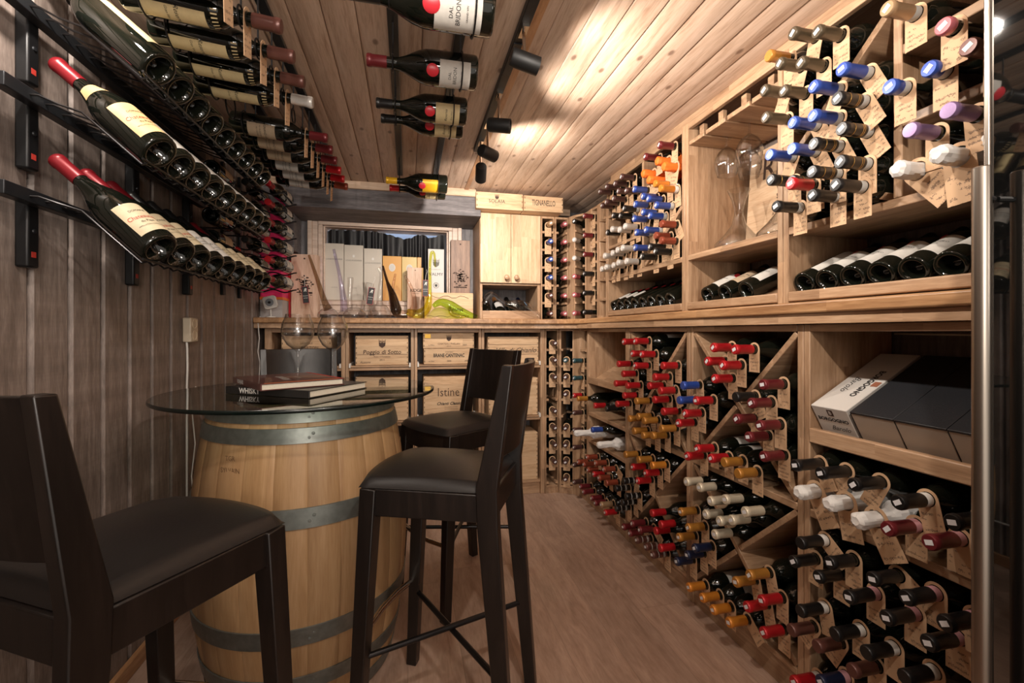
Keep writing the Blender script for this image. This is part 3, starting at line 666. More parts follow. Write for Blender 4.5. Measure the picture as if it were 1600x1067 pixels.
def fill_bay(where, group, items, bounds, segs, tip=None):
    """items: (px, py, cap, options) with the photo position of each capsule end"""
    pts, rads = [], []
    for it in items:
        o = it[3] if len(it) > 3 else {}; p = at(it[0], it[1], X=o.get('xt', tip or XT)); pts.append((p.y, p.z))
        rads.append(.0445 if o.get('wrap') else SHAPES[o.get('kind', 'bordeaux')][1])
    q = settle(pts, rads, bounds, segs)
    looks = []
    for it in items:
        o = it[3] if len(it) > 3 else {}
        looks.append((it[0], it[1], o.get('look') or ((CAPN.get(it[2], it[2]) + '-capped') if it[2] else 'unwrapped')))
    labs = names_for(looks, where)
    for n, (it, (yy, zz), lb) in enumerate(zip(items, q, labs)):
        o = dict(it[3]) if len(it) > 3 else {}
        kind = o.get('kind', 'bordeaux'); L = SHAPES[kind][0]; xt = o.get('xt', (tip or XT) + (.022 if o.get('wrap') else 0)) + ((n * 3) % 7 - 3) * .0024
        tr = o.get('tag', 0.0)
        if tr is not None:                                  # let the tag hang where it clears the necks below
            best = None
            for da in (0, .07, -.07, .14, -.14, .22, -.22, .32, -.32, .44, -.44):
                h = (-sin(tr + da), -cos(tr + da)); pen = abs(da) * .045
                for m_, (y2, z2) in enumerate(q):
                    if m_ == n: continue
                    dy, dz = y2 - yy, z2 - zz; t_ = dy * h[0] + dz * h[1]; pp = abs(dy * h[1] - dz * h[0])
                    if -.02 < t_ < .080 + .017: pen += max(0, .0242 + .0172 - pp)
                if best is None or pen < best[0]: best = (pen, tr + da)
            tr = best[1]
        if o.get('wrap'): wrapped((xt + L, yy, zz), (-1, 0, 0), lb, o['wrap'], group, kind, tr, n % 4)
        else:
            bottle((xt + L, yy, zz), (-1, 0, 0), lb, group, kind, it[2], o.get('stick', True), o.get('band'), o.get('stripe'), tr, o.get('lab'), random.uniform(-.3, .3) if not o.get('lab') else 0, caplen=o.get('caplen', .070))
T = lambda a: dict(tag=a)
NT = dict(tag=None)
def bay_segs(y0, y1, lo, hi, X=True):
    return [(y0, lo, y1, hi), (y0, hi, y1, lo)] if X else []
WH = dict(lab=(PAPER, .06, .155, 1.1, None))
# -- below the counter, unit B, upper cell
fill_bay('the upper X cell nearer the corner', 'bottles in the upper X cell nearer the corner', [
 (975.6, 533.8, 'red'), (991, 533.8, 'red', WH), (985.4, 552, 'red'), (1002, 553.4, 'red'), (964, 568.8, 'red', dict(stick=False)), (992.5, 571, 'red'), (972, 585, 'red', dict(stick=False)),
 (962.5, 599, 'red', dict(stick=False)), (978, 602, 'red', dict(stick=False)), (972.5, 617, 'red', dict(stick=False)), (963.8, 631, 'red', dict(stick=False)), (1033, 572.5, 'red', dict(stick=False)), (1023.8, 589.4, 'red', dict(stick=False)),
 (1014.4, 606.3, 'red', dict(stick=False)), (1034.4, 612, 'red', dict(stick=False)), (1025.6, 628.8, 'red', dict(stick=False)), (1038, 651.9, 'red', dict(stick=False)), (998, 627, 'gold', dict(stick=False)), (996, 642, 'gold', dict(stick=False)), (1013, 649.4, 'gold', dict(stick=False)), (982.5, 655, 'gold', dict(stick=False)),
 (993, 660, 'gold', dict(stick=False)), (1006.9, 664.4, 'gold', dict(stick=False)), (1019.4, 671.9, 'gold', dict(stick=False)), (1033.8, 676.9, 'gold', dict(stick=False))],
 (b0, b1, MID, 1.17), bay_segs(b0, b1, MID, 1.172))
fill_bay('the lower X cell nearer the corner', 'bottles in the lower X cell nearer the corner', [
 (978, 710, 'gold', dict(stick=False)), (996, 719.4, 'gold', dict(stick=False)), (1016, 729.4, 'orange', dict(stick=False)), (990, 732.5, 'red'), (1007.5, 742.5, 'red'), (998, 755.6, 'red'),
 (974.4, 760.6, 'black', dict(stick=False, stripe='white')), (965, 768.8, 'black', dict(stick=False, stripe='white')), (978.8, 780.4, 'black', dict(stick=False, stripe='white')), (971, 788.9, 'black', dict(stick=False, stripe='white')), (965.4, 800.8, 'black', dict(stick=False, stripe='white')),
 (971, 830, 'maroon'), (988.6, 824.7, 'maroon'), (978.8, 840.9, 'maroon', T(.6)), (1001, 835, 'maroon', T(.7)), (994, 852.8, 'brown', dict(stripe='white')), (1006.9, 866.2, 'brown', dict(stripe='white')), (1023.8, 878.8, 'brown', dict(stripe='white')),
 (1018, 809.4, 'red', dict(stick=False, tag=None, look='red-capped untagged')), (1038, 825, 'red', dict(stick=False, tag=None, look='red-capped untagged')), (1025.6, 836, 'red', dict(stick=False, tag=None, look='red-capped untagged')), (1037.5, 863, 'red', dict(stick=False, tag=None, look='red-capped untagged'))],
 (b0, b1, .105, MID - .024), bay_segs(b0, b1, .105, MID - .024))
fill_bay('the upper X cell beside the gift boxes', 'bottles in the upper X cell beside the gift boxes', [
 (1116.9, 544.4, 'red'), (1146.9, 546, 'red', dict(kind='burgundy')), (1101.9, 565.6, 'red'), (1128, 569.4, 'red'), (1113, 590.6, 'red', WH), (1088, 626, 'red'), (1058, 661, 'red'), (1070.6, 644.4, 'red'), (1065, 605, 'blue', dict(stick=False)), (1050.6, 622, 'blue', dict(stick=False)), (1148, 613.8, 'black', dict(stick=False)),
 (1191.9, 609.4, 'maroon'), (1171, 629.4, 'maroon'), (1151.9, 648, 'maroon'), (1189, 661, 'maroon'), (1175.6, 678, 'maroon'), (1199.4, 710, 'maroon'), (1088.8, 704.4, 'red', WH), (1105, 714.4, 'red', WH), (1070, 697.5, 'red', WH),
 (1129.4, 722.5, 'gold', dict(stick=False, lab=WH['lab'])), (1158.8, 735.6, 'gold', dict(stick=False, kind='burgundy'))],
 (c0, c1, MID, 1.17), bay_segs(c0, c1, MID, 1.172))
fill_bay('the lower X cell below the gift boxes', 'bottles in the lower X cell below the gift boxes', [
 (1076, 745, 'cream', NT), (1098, 763, 'cream', NT), (1129.5, 771.5, 'cream', NT), (1118, 783.8, 'cream', NT), (1103, 800, 'cream', NT), (1133, 820, 'cream', NT), (1118.8, 833.8, 'cream', NT), (1155, 804.4, 'cream', NT), (1186, 786.9, 'cream', NT), (1060, 800, 'gold', dict(look='pale-gold-capped')), (1076, 828, 'gold', dict(look='pale-gold-capped')), (1055.6, 841.9, 'gold', dict(look='pale-gold-capped')), (1087.5, 860, 'navy'), (1070.6, 871.9, 'navy'), (1061.9, 881, 'navy'),
 (1065.6, 923.8, 'orange', WH), (1088.8, 940.6, 'orange', WH), (1109.4, 959, 'orange', WH), (1133, 980, 'orange', dict(tag=.9)), (1148.8, 913.8, 'gold', T(.3)), (1165.6, 902.5, 'gold', T(.4)), (1170, 953, 'red', T(.3)), (1186.9, 943, 'red'), (1190, 994.4, 'red')],
 (c0, c1, .105, MID - .024), bay_segs(c0, c1, .105, MID - .024))
PK = dict(band='pink'); WB = dict(band='white')
fill_bay('the bay under the gift boxes', 'bottles in the bay under the gift boxes', [
 (1245, 735, 'black', dict(caplen=.085, look='long black-capped')), (1281.9, 749.4, 'black', dict(caplen=.085, look='long black-capped')), (1328, 765, 'black', dict(caplen=.085, look='long black-capped')), (1396.9, 793, 'black', dict(band='white', look='white-banded black-capped')), (1482, 818.8, 'black', dict(band='white', look='white-banded black-capped')),
 (1245, 763.8, None, dict(wrap=TISSW, tag=.5, look='white-wrapped')), (1285, 780, None, dict(wrap=TISSW, tag=.2, look='white-wrapped')), (1323.8, 798.8, None, dict(wrap=TISSW, tag=.5, look='white-wrapped')), (1376, 815, 'maroon', PK), (1450, 846, 'maroon', PK)],
 (d0, d1, MID, .90), [])
fill_bay('the lowest right-hand bay', 'bottles in the lowest right-hand bay', [
 (1252.5, 845, 'black', dict(stick=False, band='white', tag=.6, look='white-banded black-capped unstickered')), (1228, 871, 'black'), (1263.8, 892.5, 'black'), (1295, 880.6, 'black'), (1360, 903, 'black', T(.7)), (1327.5, 933, 'black', dict(band='pink', look='pink-banded black-capped')), (1412.5, 936, 'black', dict(band='pink', look='pink-banded black-capped')),
 (1389, 964, 'black', dict(band='pink', look='pink-banded black-capped')), (1473.8, 976.5, 'black', dict(band='pink', look='pink-banded black-capped')), (1446.9, 1004, 'black', dict(band='pink', look='pink-banded black-capped')),
 (1249.4, 957, 'black', dict(stick=False, band='white', tag=.5, look='white-banded black-capped unstickered')), (1301, 991.5, 'black', dict(stick=False, band='white', look='white-banded black-capped unstickered')), (1355, 1020, 'black', dict(stick=False, band='white', look='white-banded black-capped unstickered')), (1411, 1059, 'black', dict(stick=False, band='white', look='white-banded black-capped unstickered')),
 (1229.4, 974.4, 'brown', dict(stick=False, tag=-.5)), (1275.6, 1010, 'brown', dict(stick=False)), (1326.9, 1049, 'brown', dict(stick=False)), (1241, 1066, 'red', dict(band='white')), (1279, 1066, 'navy', PK)],
 (d0, d1, .105, MID - .024), [])
fill_bay('the low heap next to the corner rack', 'bottles in the low heap next to the corner rack', [
 (918, 711.9, 'rust'), (902.5, 721.9, 'rust'), (910.6, 726.9, 'rust'), (930, 725, 'rust'), (915.6, 733, 'rust'), (928, 739.4, 'red'), (941.9, 735.6, 'rust', T(.7)), (936.9, 746, 'rust'), (948.8, 755, 'rust', dict(stick=False)),
 (906, 766, 'maroon'), (909.5, 772, 'maroon'), (924, 781.8, 'maroon'), (931, 788.9, 'maroon'), (943, 797, 'tan', T(.3)), (950, 808.5, 'red')],
 (a0, a1, .105, .425), [])
fill_bay('the middle shelf next to the corner rack', 'bottles on the middle shelf next to the corner rack', [
 (930, 633.8, 'red', dict(tag=None, stick=False)), (947, 638.8, 'black', dict(tag=None, stick=False)), (900.6, 623, 'gold', dict(tag=None, stick=False))], (a0, a1, MID, .82), [])
fill_bay('the white-wrapped shelf next to the corner rack', 'bottles on the wrapped-bottle shelf next to the corner rack', [
 (901, 677, None, dict(wrap=TISSW, tag=None, xt=1.08, look='white-wrapped')), (930, 702, None, dict(wrap=TISSW, tag=None, look='white-wrapped')), (922.5, 671, 'blue', dict(tag=None, stick=False))], (a0, a1, .445, MID - .024), [])
# -- above the counter
fill_bay('the right cell of the corner-side upper unit', 'bottles in the right cell of the corner-side upper unit', [
 (1027.8, 228, 'maroon'), (1005, 240.6, 'maroon'), (1017.7, 251, None, dict(wrap=TISSO, look='orange-wrapped', tag=.1)), (1030, 258, None, dict(wrap=TISSO, look='orange-wrapped', tag=-.4)), (1003, 264, None, dict(wrap=TISSO, look='orange-wrapped', tag=.1)), (1017.7, 272, None, dict(wrap=TISSO, look='orange-wrapped', tag=None)),
 (1020, 278, 'orange', dict(stick=False)), (1034, 287.7, 'orange', dict(stick=False, band='white')),
 (995.7, 298.7, 'blue'), (999.7, 304.8, 'blue'), (1008, 312.5, 'blue'), (988.7, 315, 'blue'), (994.7, 323, 'blue'), (1000.7, 330, 'blue'), (1025, 317.5, 'blue', dict(band='grey')), (1014, 337.6, 'blue', dict(band='grey')), (1003, 354.6, 'blue', dict(band='grey')), (994, 372.7, 'blue', dict(band='grey')), (986.7, 388, 'blue', dict(band='grey')),
 (1023.8, 369, 'rust', dict(stick=False)), (1013, 374, 'rust', dict(stick=False)), (1033, 387.7, 'rust', dict(stick=False)), (1005.7, 400.8, 'black'), (1017, 397, 'black'), (1026.8, 393, 'black')],
 (ua0, yd - .01, US, UT - .026), [(ua0 + .006, 1.735, yd - .016, US + .012)], 1.122)
fill_bay('the top corner-side shelf', 'bottles on the top left shelf of the corner-side upper unit', [
 (971.6, 279.7, 'darkbrown'), (960, 287, 'darkbrown'), (943.6, 292.7, 'darkbrown'), (938, 298, 'darkbrown'), (975.6, 296, 'darkbrown'), (966.6, 302, 'darkbrown'), (960, 308.5, 'darkbrown'), (952, 314, 'darkbrown'), (942, 319.5, 'darkbrown')], (yd + .01, ua1, 1.883, UT - .027), [], 1.122)
fill_bay('the middle corner-side shelf', 'bottles on the middle left shelf of the corner-side upper unit', [
 (985, 340, 'black', dict(band='grey')), (991, 348, 'black', dict(band='grey')), (984, 363, 'black', dict(band='grey')), (975.6, 350, 'silver'), (970.6, 354.6, 'silver'), (962, 359, 'silver'), (950.6, 361.7, 'black', dict(look='plain black-capped'))], (yd + .01, ua1, 1.693, 1.865), [], 1.122)
fill_bay('the third corner-side shelf', 'bottles on the bottom left shelf of the corner-side upper unit', [
 (973, 391, 'silver'), (963.6, 394.7, 'silver'), (955, 398.7, 'silver'), (944, 401, 'silver'), (977, 408, 'silver'), (964, 409.5, 'silver'), (959, 413.5, 'silver'), (951, 416.5, 'silver'), (942, 419, 'silver')], (yd + .01, ua1, US, 1.675), [], 1.122)
GB = dict(band='grey', stripe='goldband', look='gold-ringed black-capped'); BG = dict(band='grey')
ysC = [(uc1 - .006, 1.728, uc0 + .006, 2.000), (uc1 - .004, 1.672, uc0 + .02, US + .012)]
fill_bay('the slanted upper unit right of the decanters', 'bottles in the slanted upper unit right of the decanters', [
 (1238.8, 57, 'olive'), (1278.8, 55.6, 'olive'), (1201, 87.5, 'gold', dict(stick=False)), (1210, 101, 'olive'), (1250, 101, 'olive'), (1192, 142.5, 'olive'), (1221, 143.8, 'olive'), (1200, 183.8, 'olive'),
 (1283.8, 120, 'blue', BG), (1331.9, 110, 'blue', BG), (1298.8, 150.6, 'blue', BG), (1262.5, 160, 'blue', BG), (1233.8, 194.4, 'blue', BG), (1270, 189.4, 'blue', BG),
 (1335, 157.5, 'black', GB), (1299.4, 196.9, 'black', GB), (1328, 206.9, 'black', GB), (1248.8, 223, 'black', GB), (1274.4, 233, 'black', GB), (1304.4, 244.4, 'black', GB), (1334.4, 254.4, 'black', GB)],
 (uc0, uc1, US + .06, UT - .027), ysC[:1], 1.075)
fill_bay('the shelf under the slanted divider', 'bottles on the shelf under the slanted divider', [
 (1246.7, 300, 'red'), (1295.5, 300, 'black', BG), (1260, 311.6, 'black', BG), (1215.8, 329, 'black', BG)], (uc0, uc1, US, US + .2), [], 1.075)
fill_bay('the top shelf beside the fridge', 'bottles on the top shelf beside the fridge', [(1388.8, 13.8, 'tan', BG)], (ud0, ud1, 1.886, UT - .027), [])
fill_bay('the second shelf beside the fridge', 'bottles on the second shelf beside the fridge', [
 (1477.5, 53.8, 'pink', dict(caplen=.02)), (1505, 82.5, 'brown'), (1445, 111, 'blue', dict(band='grey', caplen=.03)), (1396.5, 137.8, 'blue', dict(band='grey', caplen=.03))], (ud0, ud1, 1.706, 1.862), [])
fill_bay('the lowest shelf beside the fridge', 'bottles on the lowest shelf beside the fridge', [
 (1476.6, 192.6, 'purple', dict(stick=False)), (1419, 215, 'purple', dict(stick=False)), (1405, 265.7, None, dict(wrap=TISSW, look='white-wrapped', tag=.7)), (1461, 250, None, dict(wrap=TISSW, look='white-wrapped', tag=.1)), (1514.6, 225, None, dict(wrap=TISSW, look='white-wrapped', tag=.3))], (ud0, ud1, US, 1.682), [])
# -- bottles lying on the sloping display shelves, bases to the front
def sloped(where, group, px, yb, slope, cap, lab, kind='bordeaux', x0=XF + .030, zb=CT + .020, seal=None, looks=None):
    n = len(px)
    for k, (x, y) in enumerate(px):
        p = at(x, y, X=x0); R = SHAPES[kind][1]
        b = Vector((XF + .018 + .014 * cos(slope) - (R + .0015) * sin(slope), p.y, CT + .018 + .014 * sin(slope) + (R + .0015) * cos(slope))); pos = ['leftmost', 'second from the left', 'third from the left', 'fourth from the left', 'fifth from the left', 'sixth from the left', 'seventh from the left', 'eighth from the left'][k]
        bottle(b, (cos(slope), 0, sin(slope)), f'base-out dark bottle, {pos} {where}', group, kind, cap, False, lab=lab[k % len(lab)] if lab else None, seal=seal[k % len(seal)] if seal else None)
SL = math.atan2(.118, .272)
WL = (PAPER, .045, .150, .95, 'plain', .1); WP = (PAPER, .05, .13, .6, None, .0)
def spread(xa, xb, n): return [xa + (xb - xa) * k / (n - 1) for k in range(n)]
def rowpx(ys, z=1.30):
    out = []
    for y in ys:
        v = Vector((XF + .03, y, z)); r = v.x * CY - v.y * SY; f = v.x * SY + v.y * CY; out.append((800 + FOC * r / f, 519 - FOC * (z - CAM_H) / f))
    return out
sloped('on the sloping worktop shelf by the corner', 'bottles on the sloping shelf by the corner', rowpx([2.548 - .0865 * k for k in range(8)]), 0, SL, 'black', [WP, WP, WP, None, None, None, None, (PAPERB, .05, .12, .35, None, -.9)], seal=[(.155, -.1, .016)])
sloped('of three on the sloping shelf below the decanters', 'three bottles below the decanters', rowpx([1.668, 1.56, 1.445]), 0, SL, 'black', [WL, (PAPERB, .05, .15, .9, 'lines', .0), WL], 'bordeaux', seal=[(.150, .8, .013), None, None])
sloped('on the long sloping shelf near the fridge', 'bottles on the long sloping shelf near the fridge', rowpx([1.192 - .0795 * k for k in range(8)]), 0, SL, 'black', [(PAPER, .04, .20, .35, None, .5)] + [WL] * 7, 'bordeaux', seal=[None] + [(.158, -.6, .012)] * 7)
# -- corner racks
def rack_bottle(cols, c, z, label, group, cap, out=.09, tg=0.0, stick=True, kind='bordeaux', caplen=.06):
    cx, cy, ang, w = cols[c]; d = Vector((sin(ang), -cos(ang), 0)); L = SHAPES[kind][0]
    bottle(Vector((cx, cy, z - .008)) - d * (L - out), d, label, group, kind, cap, stick, None, None, tg, None, 0, caplen=caplen, detail=16)
ROWN = ['top', 'second', 'third', 'fourth', 'fifth', 'sixth', 'seventh', 'eighth', 'bottom']
CAPU = {0: ['tan', 'blue', 'blue', 'blue', 'brown', 'brown'], 1: ['pink'] * 6, 2: ['black', 'silver', 'silver', 'pink', 'pink', 'pink'], 3: ['maroon', 'maroon', 'maroon', 'black', 'black', 'black']}
CUN = ['left column', 'second column', 'middle column', 'fourth column']
for c in range(4):
    for k in range(6):
        rack_bottle(UCOL, c, UR[k], f'{CAPU[c][k].replace("pink", "red-and-white").replace("tan", "tan")}-capped bottle, row {["one", "two", "three", "four", "five", "six"][k]}, {CUN[c]} of the upper corner rack', 'bottles in the upper corner rack', CAPU[c][k], .075, 0.0 if c in (0, 3) and k < 5 else None, True)
CAPL = {0: [1, 1, 1, 0, 1, 1, 1, 1, 0], 1: [0, 2, 1, 1, 0, 1, 1, 1, 1], 2: [0, 2, 2, 3, 1, 1, 1, 1, 1]}
for c in range(3):
    for k in range(9):
        v = CAPL[c][k]
        if v: rack_bottle(LCOL, c, LR[k], f'{["", "dark-brown", "blue-black", "red"][v]}-capped bottle, row {["one", "two", "three", "four", "five", "six", "seven", "eight", "nine"][k]}, {["left", "middle", "right"][c]} column of the lower corner rack', 'bottles in the lower corner rack', ['', 'darkbrown', 'teal', 'red'][v], .08, 0.0)

# ------------------------------------------------------------------ steel racks on the left wall
NB, Y0, DY = 9, 1.312, .104
RZ = [1.945, 1.735, 1.494]
AX = Vector((-.25, .056, .222)).normalized()                # from base up to the neck, towards the wall
PITCHN = ['nearest', 'second nearest', 'third nearest', 'fourth nearest', 'fifth nearest', 'sixth nearest', 'seventh nearest', 'eighth nearest', 'farthest']
WHICH = ['top', 'middle', 'lowest']
for r, z in enumerate(RZ):
    t = thing('wall_wine_rack', f'{WHICH[r]} black steel rack with wire cradles on the left wall', 'wine rack', (XL + .05, 1.7, z), group=None)
    MB().box(XL + .030, XL + .058, 1.235, 2.27, z - .016, z + .016).build('rail', RAILM, t, .002)
    for yb in (1.36, 1.80, 2.20):
        bb = MB().box(XL + .001, XL + .030, yb - .018, yb + .018, z - .165, z + .012).build('bracket', BLACKM, t, .005)
        MB().lathe([(0, 0), (.006, 0), (.005, .003), (0, .0035)], 10, 0, Matrix.Translation((XL + .030, yb, z - .075)) @ Matrix.Rotation(pi / 2, 4, 'Y')).build('screw', RAILM, bb)
        MB().box(XL + .0295, XL + .0305, yb - .008, yb + .006, z - .140, z - .126).build('red_mark', INKR, bb)
    base_c = [Vector((-.605, Y0 + DY * k, z - .117)) for k in range(NB)]
    dn = AX.cross(Vector((0, 1, 0))).normalized()
    if dn.z > 0: dn = -dn
    for k in range(NB):
        for s in (-1, 1):
            yk = Y0 + DY * k + s * .024
            R = .047; b0_ = base_c[k] + dn * R + Vector((0, s * .024, 0)); t0 = b0_ + AX * .19
            pts = [(XL + .055, yk + .018, z - .002), (XL + .075, yk + .018, z - .002), tuple(t0 + Vector((-.05, .004, .016))), tuple(t0), tuple(b0_ + AX * .06), tuple(b0_ - AX * .004), tuple(b0_ - AX * .010 - dn * .012)]
            MB().tube(pts, .0027, 6).build('cradle_wire', WIREM, t)
    e = base_c[0] + dn * .047 - AX * .010 - dn * .014
    MB().tube([(e.x, Y0 - .05, e.z), (e.x, Y0 + DY * (NB - 1) + .05, e.z)], .003, 6).build('front_wire', WIREM, t)
    for k in range(NB):
        lab, cap, kind, seal = None, 'black', 'burgundy', None
        if r == 0: lab, cap, look, kind = (PAPERY, .035, .170, .60, None, -.1), 'black', 'tall dark bottle with a long yellow label', 'bordeaux'
        elif r == 1: lab, cap, look = ((PAPERM, .022, .122, .95, 'chateau', -.45) if k == 0 else (PAPER, .022, .122, .8, 'lines', -.3)), ('crimson' if k == 0 else 'black'), ('red-capped bottle with a mottled cream label' if k == 0 else 'dark bottle with a cream label')
        else: lab, cap, look = ((PAPERO if k not in (3, 4) else PAPER), .022, .112, .9, 'chateau' if k < 3 else 'lines', -.45), ('crimson' if k in (0, 1, 2, 7) else 'black'), f'{"red" if k in (0, 1, 2, 7) else "black"}-capped bottle with a cream label'
        b = base_c[k]; sc = 1.09 if r else 1.2
        bb = bottle(b, AX, f'{look}, {PITCHN[k]} in the {WHICH[r]} wall rack', f'bottles in the {WHICH[r]} wall rack', kind, cap, False, lab=lab, scale=sc, caplen=.075, detail=28)
        if r == 1 and k == 0: link('neck_label', label_mesh(kind, PAPERM, .178, .212, 1.5, None), bb).matrix_basis = Matrix.Rotation(-.45, 4, 'Z')
# far rack: pegs with bottles lying along the wall
fk = thing('peg_wine_rack', 'tall black peg rack at the far end of the left wall', 'wine rack', (XL + .02, 2.7, 1.4))
for yb in (2.60, 2.84):
    MB().box(XL + .001, XL + .016, yb - .015, yb + .015, 1.36, 2.04).build('upright', BLACKM, fk, .003)
LV = [1.445 + .0985 * k for k in range(6)]
for zc in LV:
    for yb in (2.60, 2.84):
        pts = [(XL + .012, yb, zc - .030), (XL + .055, yb, zc - .030)] + [(XL + .055 + .25 * i / 16, yb, zc - .039 + .008 * cos(2 * pi * i / 8)) for i in range(1, 17)]
        MB().tube(pts, .0042, 6).build('peg', BLACKM, fk)
for i, zc in enumerate(LV):
    n = ['lowest', 'second lowest', 'third lowest', 'fourth lowest', 'fifth lowest', 'top'][i]
    bottle((XL + .243, 2.895, zc + .006), (-.06, -1, .0), f'red-ribboned bottle with a white label, outer side, {n} row of the peg rack', 'outer bottles on the far peg rack', 'bordeaux', 'red', False, lab=(PAPER, .04, .125, 1.0, 'plain', -.9), detail=24)
    bottle((XL + .115, 2.90, zc + .006), (0, -1, 0), f'bottle with a buff label, wall side, {n} row of the peg rack', 'inner bottles on the far peg rack', 'bordeaux', 'black', False, lab=(PAPERB if i in (0, 1) else PAPERO, .05, .14, 1.0, 'plain', -.8), tagroll=None, detail=24)
for i, (px_, py_) in enumerate(((340, 271), (342, 343), (343, 378))):
    p = at(px_, py_, X=-.835); zc = p.z
    bottle((-.835, 2.22, zc), (0, 1, 0), f'dark bottle showing its base to the room, {["top", "middle", "lowest"][i]} of three behind the wall racks', 'bottles showing their bases by the peg rack', 'bordeaux', 'red' if i == 2 else 'black', False, lab=(PAPERB, .06, .15, 1.0, None, .9), detail=24)
for i, zc in enumerate([at(340, 271, X=-.835).z, at(342, 343, X=-.835).z, at(343, 378, X=-.835).z]):
    for yb in (2.28, 2.44):
        tag(MB().tube([(XL + .004, yb, zc - .046), (XL + .165, yb, zc - .046), (XL + .175, yb, zc - .036)], .004, 6).build('wall_peg', BLACKM), f'{"nearer" if yb < 2.3 else "farther"} black wall peg under the {["top", "middle", "lowest"][i]} base-out bottle', 'bottle holder')
# ------------------------------------------------------------------ ceiling racks
def ceil_rack(label, xa, xb, y0, y1, slots):
    t = thing('ceiling_wine_rack', label, 'wine rack', ((xa + xb) / 2, (y0 + y1) / 2, ZC))
    for xx in (xa, xb): MB().box(xx - .016, xx + .016, y0, y1, ZC - .012, ZC - .001).build('rail', RAILM, t, .002)
    for y, zn, rn, zb, rb in slots:
        for xx, z, rr in ((xa, zn, rn), (xb, zb, rb)):
            s = 1 if xx == xb else -1
            pts = [(xx, y, ZC - .010), (xx, y, z + rr + .001)] + [(xx, y + rr * sin(a), z + rr * cos(a)) for a in [2 * pi * k / 24 for k in range(1, 25)]]
            MB().tube(pts, .0026, 6).build('ring_hook', BLACKM, t)
    return t
# left: necks towards the room
LXN, LXB = -.415, -.625
LY = [1.157, 1.287, 1.422, 1.557, 1.690, 1.987, 2.112, 2.240, 2.372, 2.500, 2.625]
ceil_rack('ceiling rack nearest the left wall, hung with ring hooks', LXN, LXB, .6, 2.86, [(y, 1.975, .0255, 1.993, .0475) for y in LY + [1.835]])
CAPSL = ['brown', 'brown', 'brown', 'brown', 'silver', 'maroon', 'maroon', 'maroon', 'red', 'red', 'rust']
for k, y in enumerate(LY):
    near = k < 5
    lb = [(PAPERY, .045, .172, .50, 'script', 2.75), (PAPERB, .06, .15, .8, 'lines', 2.5), (PAPER, .06, .15, .8, 'lines', 2.5)][0 if near else (1 if k < 8 else 2)]
    bb = bottle((-.672, y, 2.0 - .0015), (.305, .0, -.030), f'{"large dark bottle with a yellow label" if near else "dark bottle with a paper label"}, {["nearest", "second", "third", "fourth", "fifth", "sixth", "seventh", "eighth", "ninth", "tenth", "farthest"][k]} of eleven under the left ceiling rack', 'bottles under the left ceiling rack', 'bordeaux', CAPSL[k], False, lab=lb, tagroll=.35, scale=1.10, caplen=.062, detail=28)
    if near:
        for q in range(6): link('label_stripe', label_mesh('bordeaux', PAPERY, .184, .196, .045, None), bb).matrix_basis = Matrix.Rotation(2.0 + q * .24, 4, 'Z')
# centre: necks towards the left
CXN, CXB = -.045, .165
CYs = [(1.165, 2.0, 'magnum', 'black', 1.12), (1.450, 2.0, 'magnum', 'maroon', .99), (1.715, 2.0, 'magnum', 'black', .96), (1.835, 2.0, 'magnum', 'black', .93), (2.560, 1.995, 'magnum', 'yellow', .97), (2.690, 1.995, 'magnum', 'red', .93)]
ceil_rack('ceiling rack down the middle of the room, hung with ring hooks', CXN, CXB, .6, 2.86, [(y, z, .024, z, .052 * sc + .005) for y, z, kd, c, sc in CYs])
CLB = [(PAPER, .03, .135, .85, 'bridon'), (PAPER, .025, .120, .85, 'bridon'), (PAPERY, .03, .120, .85, 'script'), (PAPERY, .03, .120, .85, 'script'), (CAPM['yellow'], .05, .14, .9, None), (PAPERY, .05, .125, .8, 'lines')]
DES = ['biggest bottle, white label and red seal, nearest under the centre ceiling rack', 'red-capped bottle with white label and red seal under the centre ceiling rack', 'nearer of two black-capped cream-labelled bottles under the centre ceiling rack', 'farther of two black-capped cream-labelled bottles under the centre ceiling rack', 'yellow-capped bottle with yellow label at the far end of the centre ceiling rack', 'red-capped bottle at the far end of the centre ceiling rack, beside the yellow one']
for k, (y, z, kd, c, sc) in enumerate(CYs):
    bottle((.215, y, z), (-1, 0, 0), DES[k], 'bottles under the centre ceiling rack', kd, c, False, lab=CLB[k] + (pi + .75,), seal=(.142, pi + .95, .019), tagroll=None, scale=sc, caplen=.060 if k != 0 else .09, detail=32)

# ------------------------------------------------------------------ barrel table
BX, BY = -.357, 1.775
def brad(z): u = (z - .475) / .475; return .352 - .060 * u * u
br = thing('wine_barrel', 'pale oak wine barrel with galvanised hoops carrying the glass table top', 'barrel', (BX, BY, 0))
b = MB(); nst = 23; zs = [.0, .03, .10, .2, .3, .4, .475, .55, .65, .75, .85, .92, .95]
vs, fs = [], []; per = 4
for z in zs:
    for k in range(nst):
        for q, (f, dr) in enumerate(((0, -.0022), (.07, 0), (.5, .0006), (.93, 0))):
            a = 2 * pi * (k + f) / nst; r = brad(z) + dr; vs.append((r * cos(a), r * sin(a), z))
n = nst * per
for i in range(len(zs) - 1):
    for k in range(n): fs.append((i * n + k, i * n + (k + 1) % n, (i + 1) * n + (k + 1) % n, (i + 1) * n + k))
b.add(vs, fs); b.lathe([(brad(.95), .95), (brad(.95) - .022, .95), (brad(.95) - .026, .905), (0, .905)], 48); b.lathe([(0, .04), (brad(0) - .022, .04), (brad(0) - .02, 0), (brad(0), 0)], 48)
b.build('staves', BARRELM, br, smooth=25, local=True)
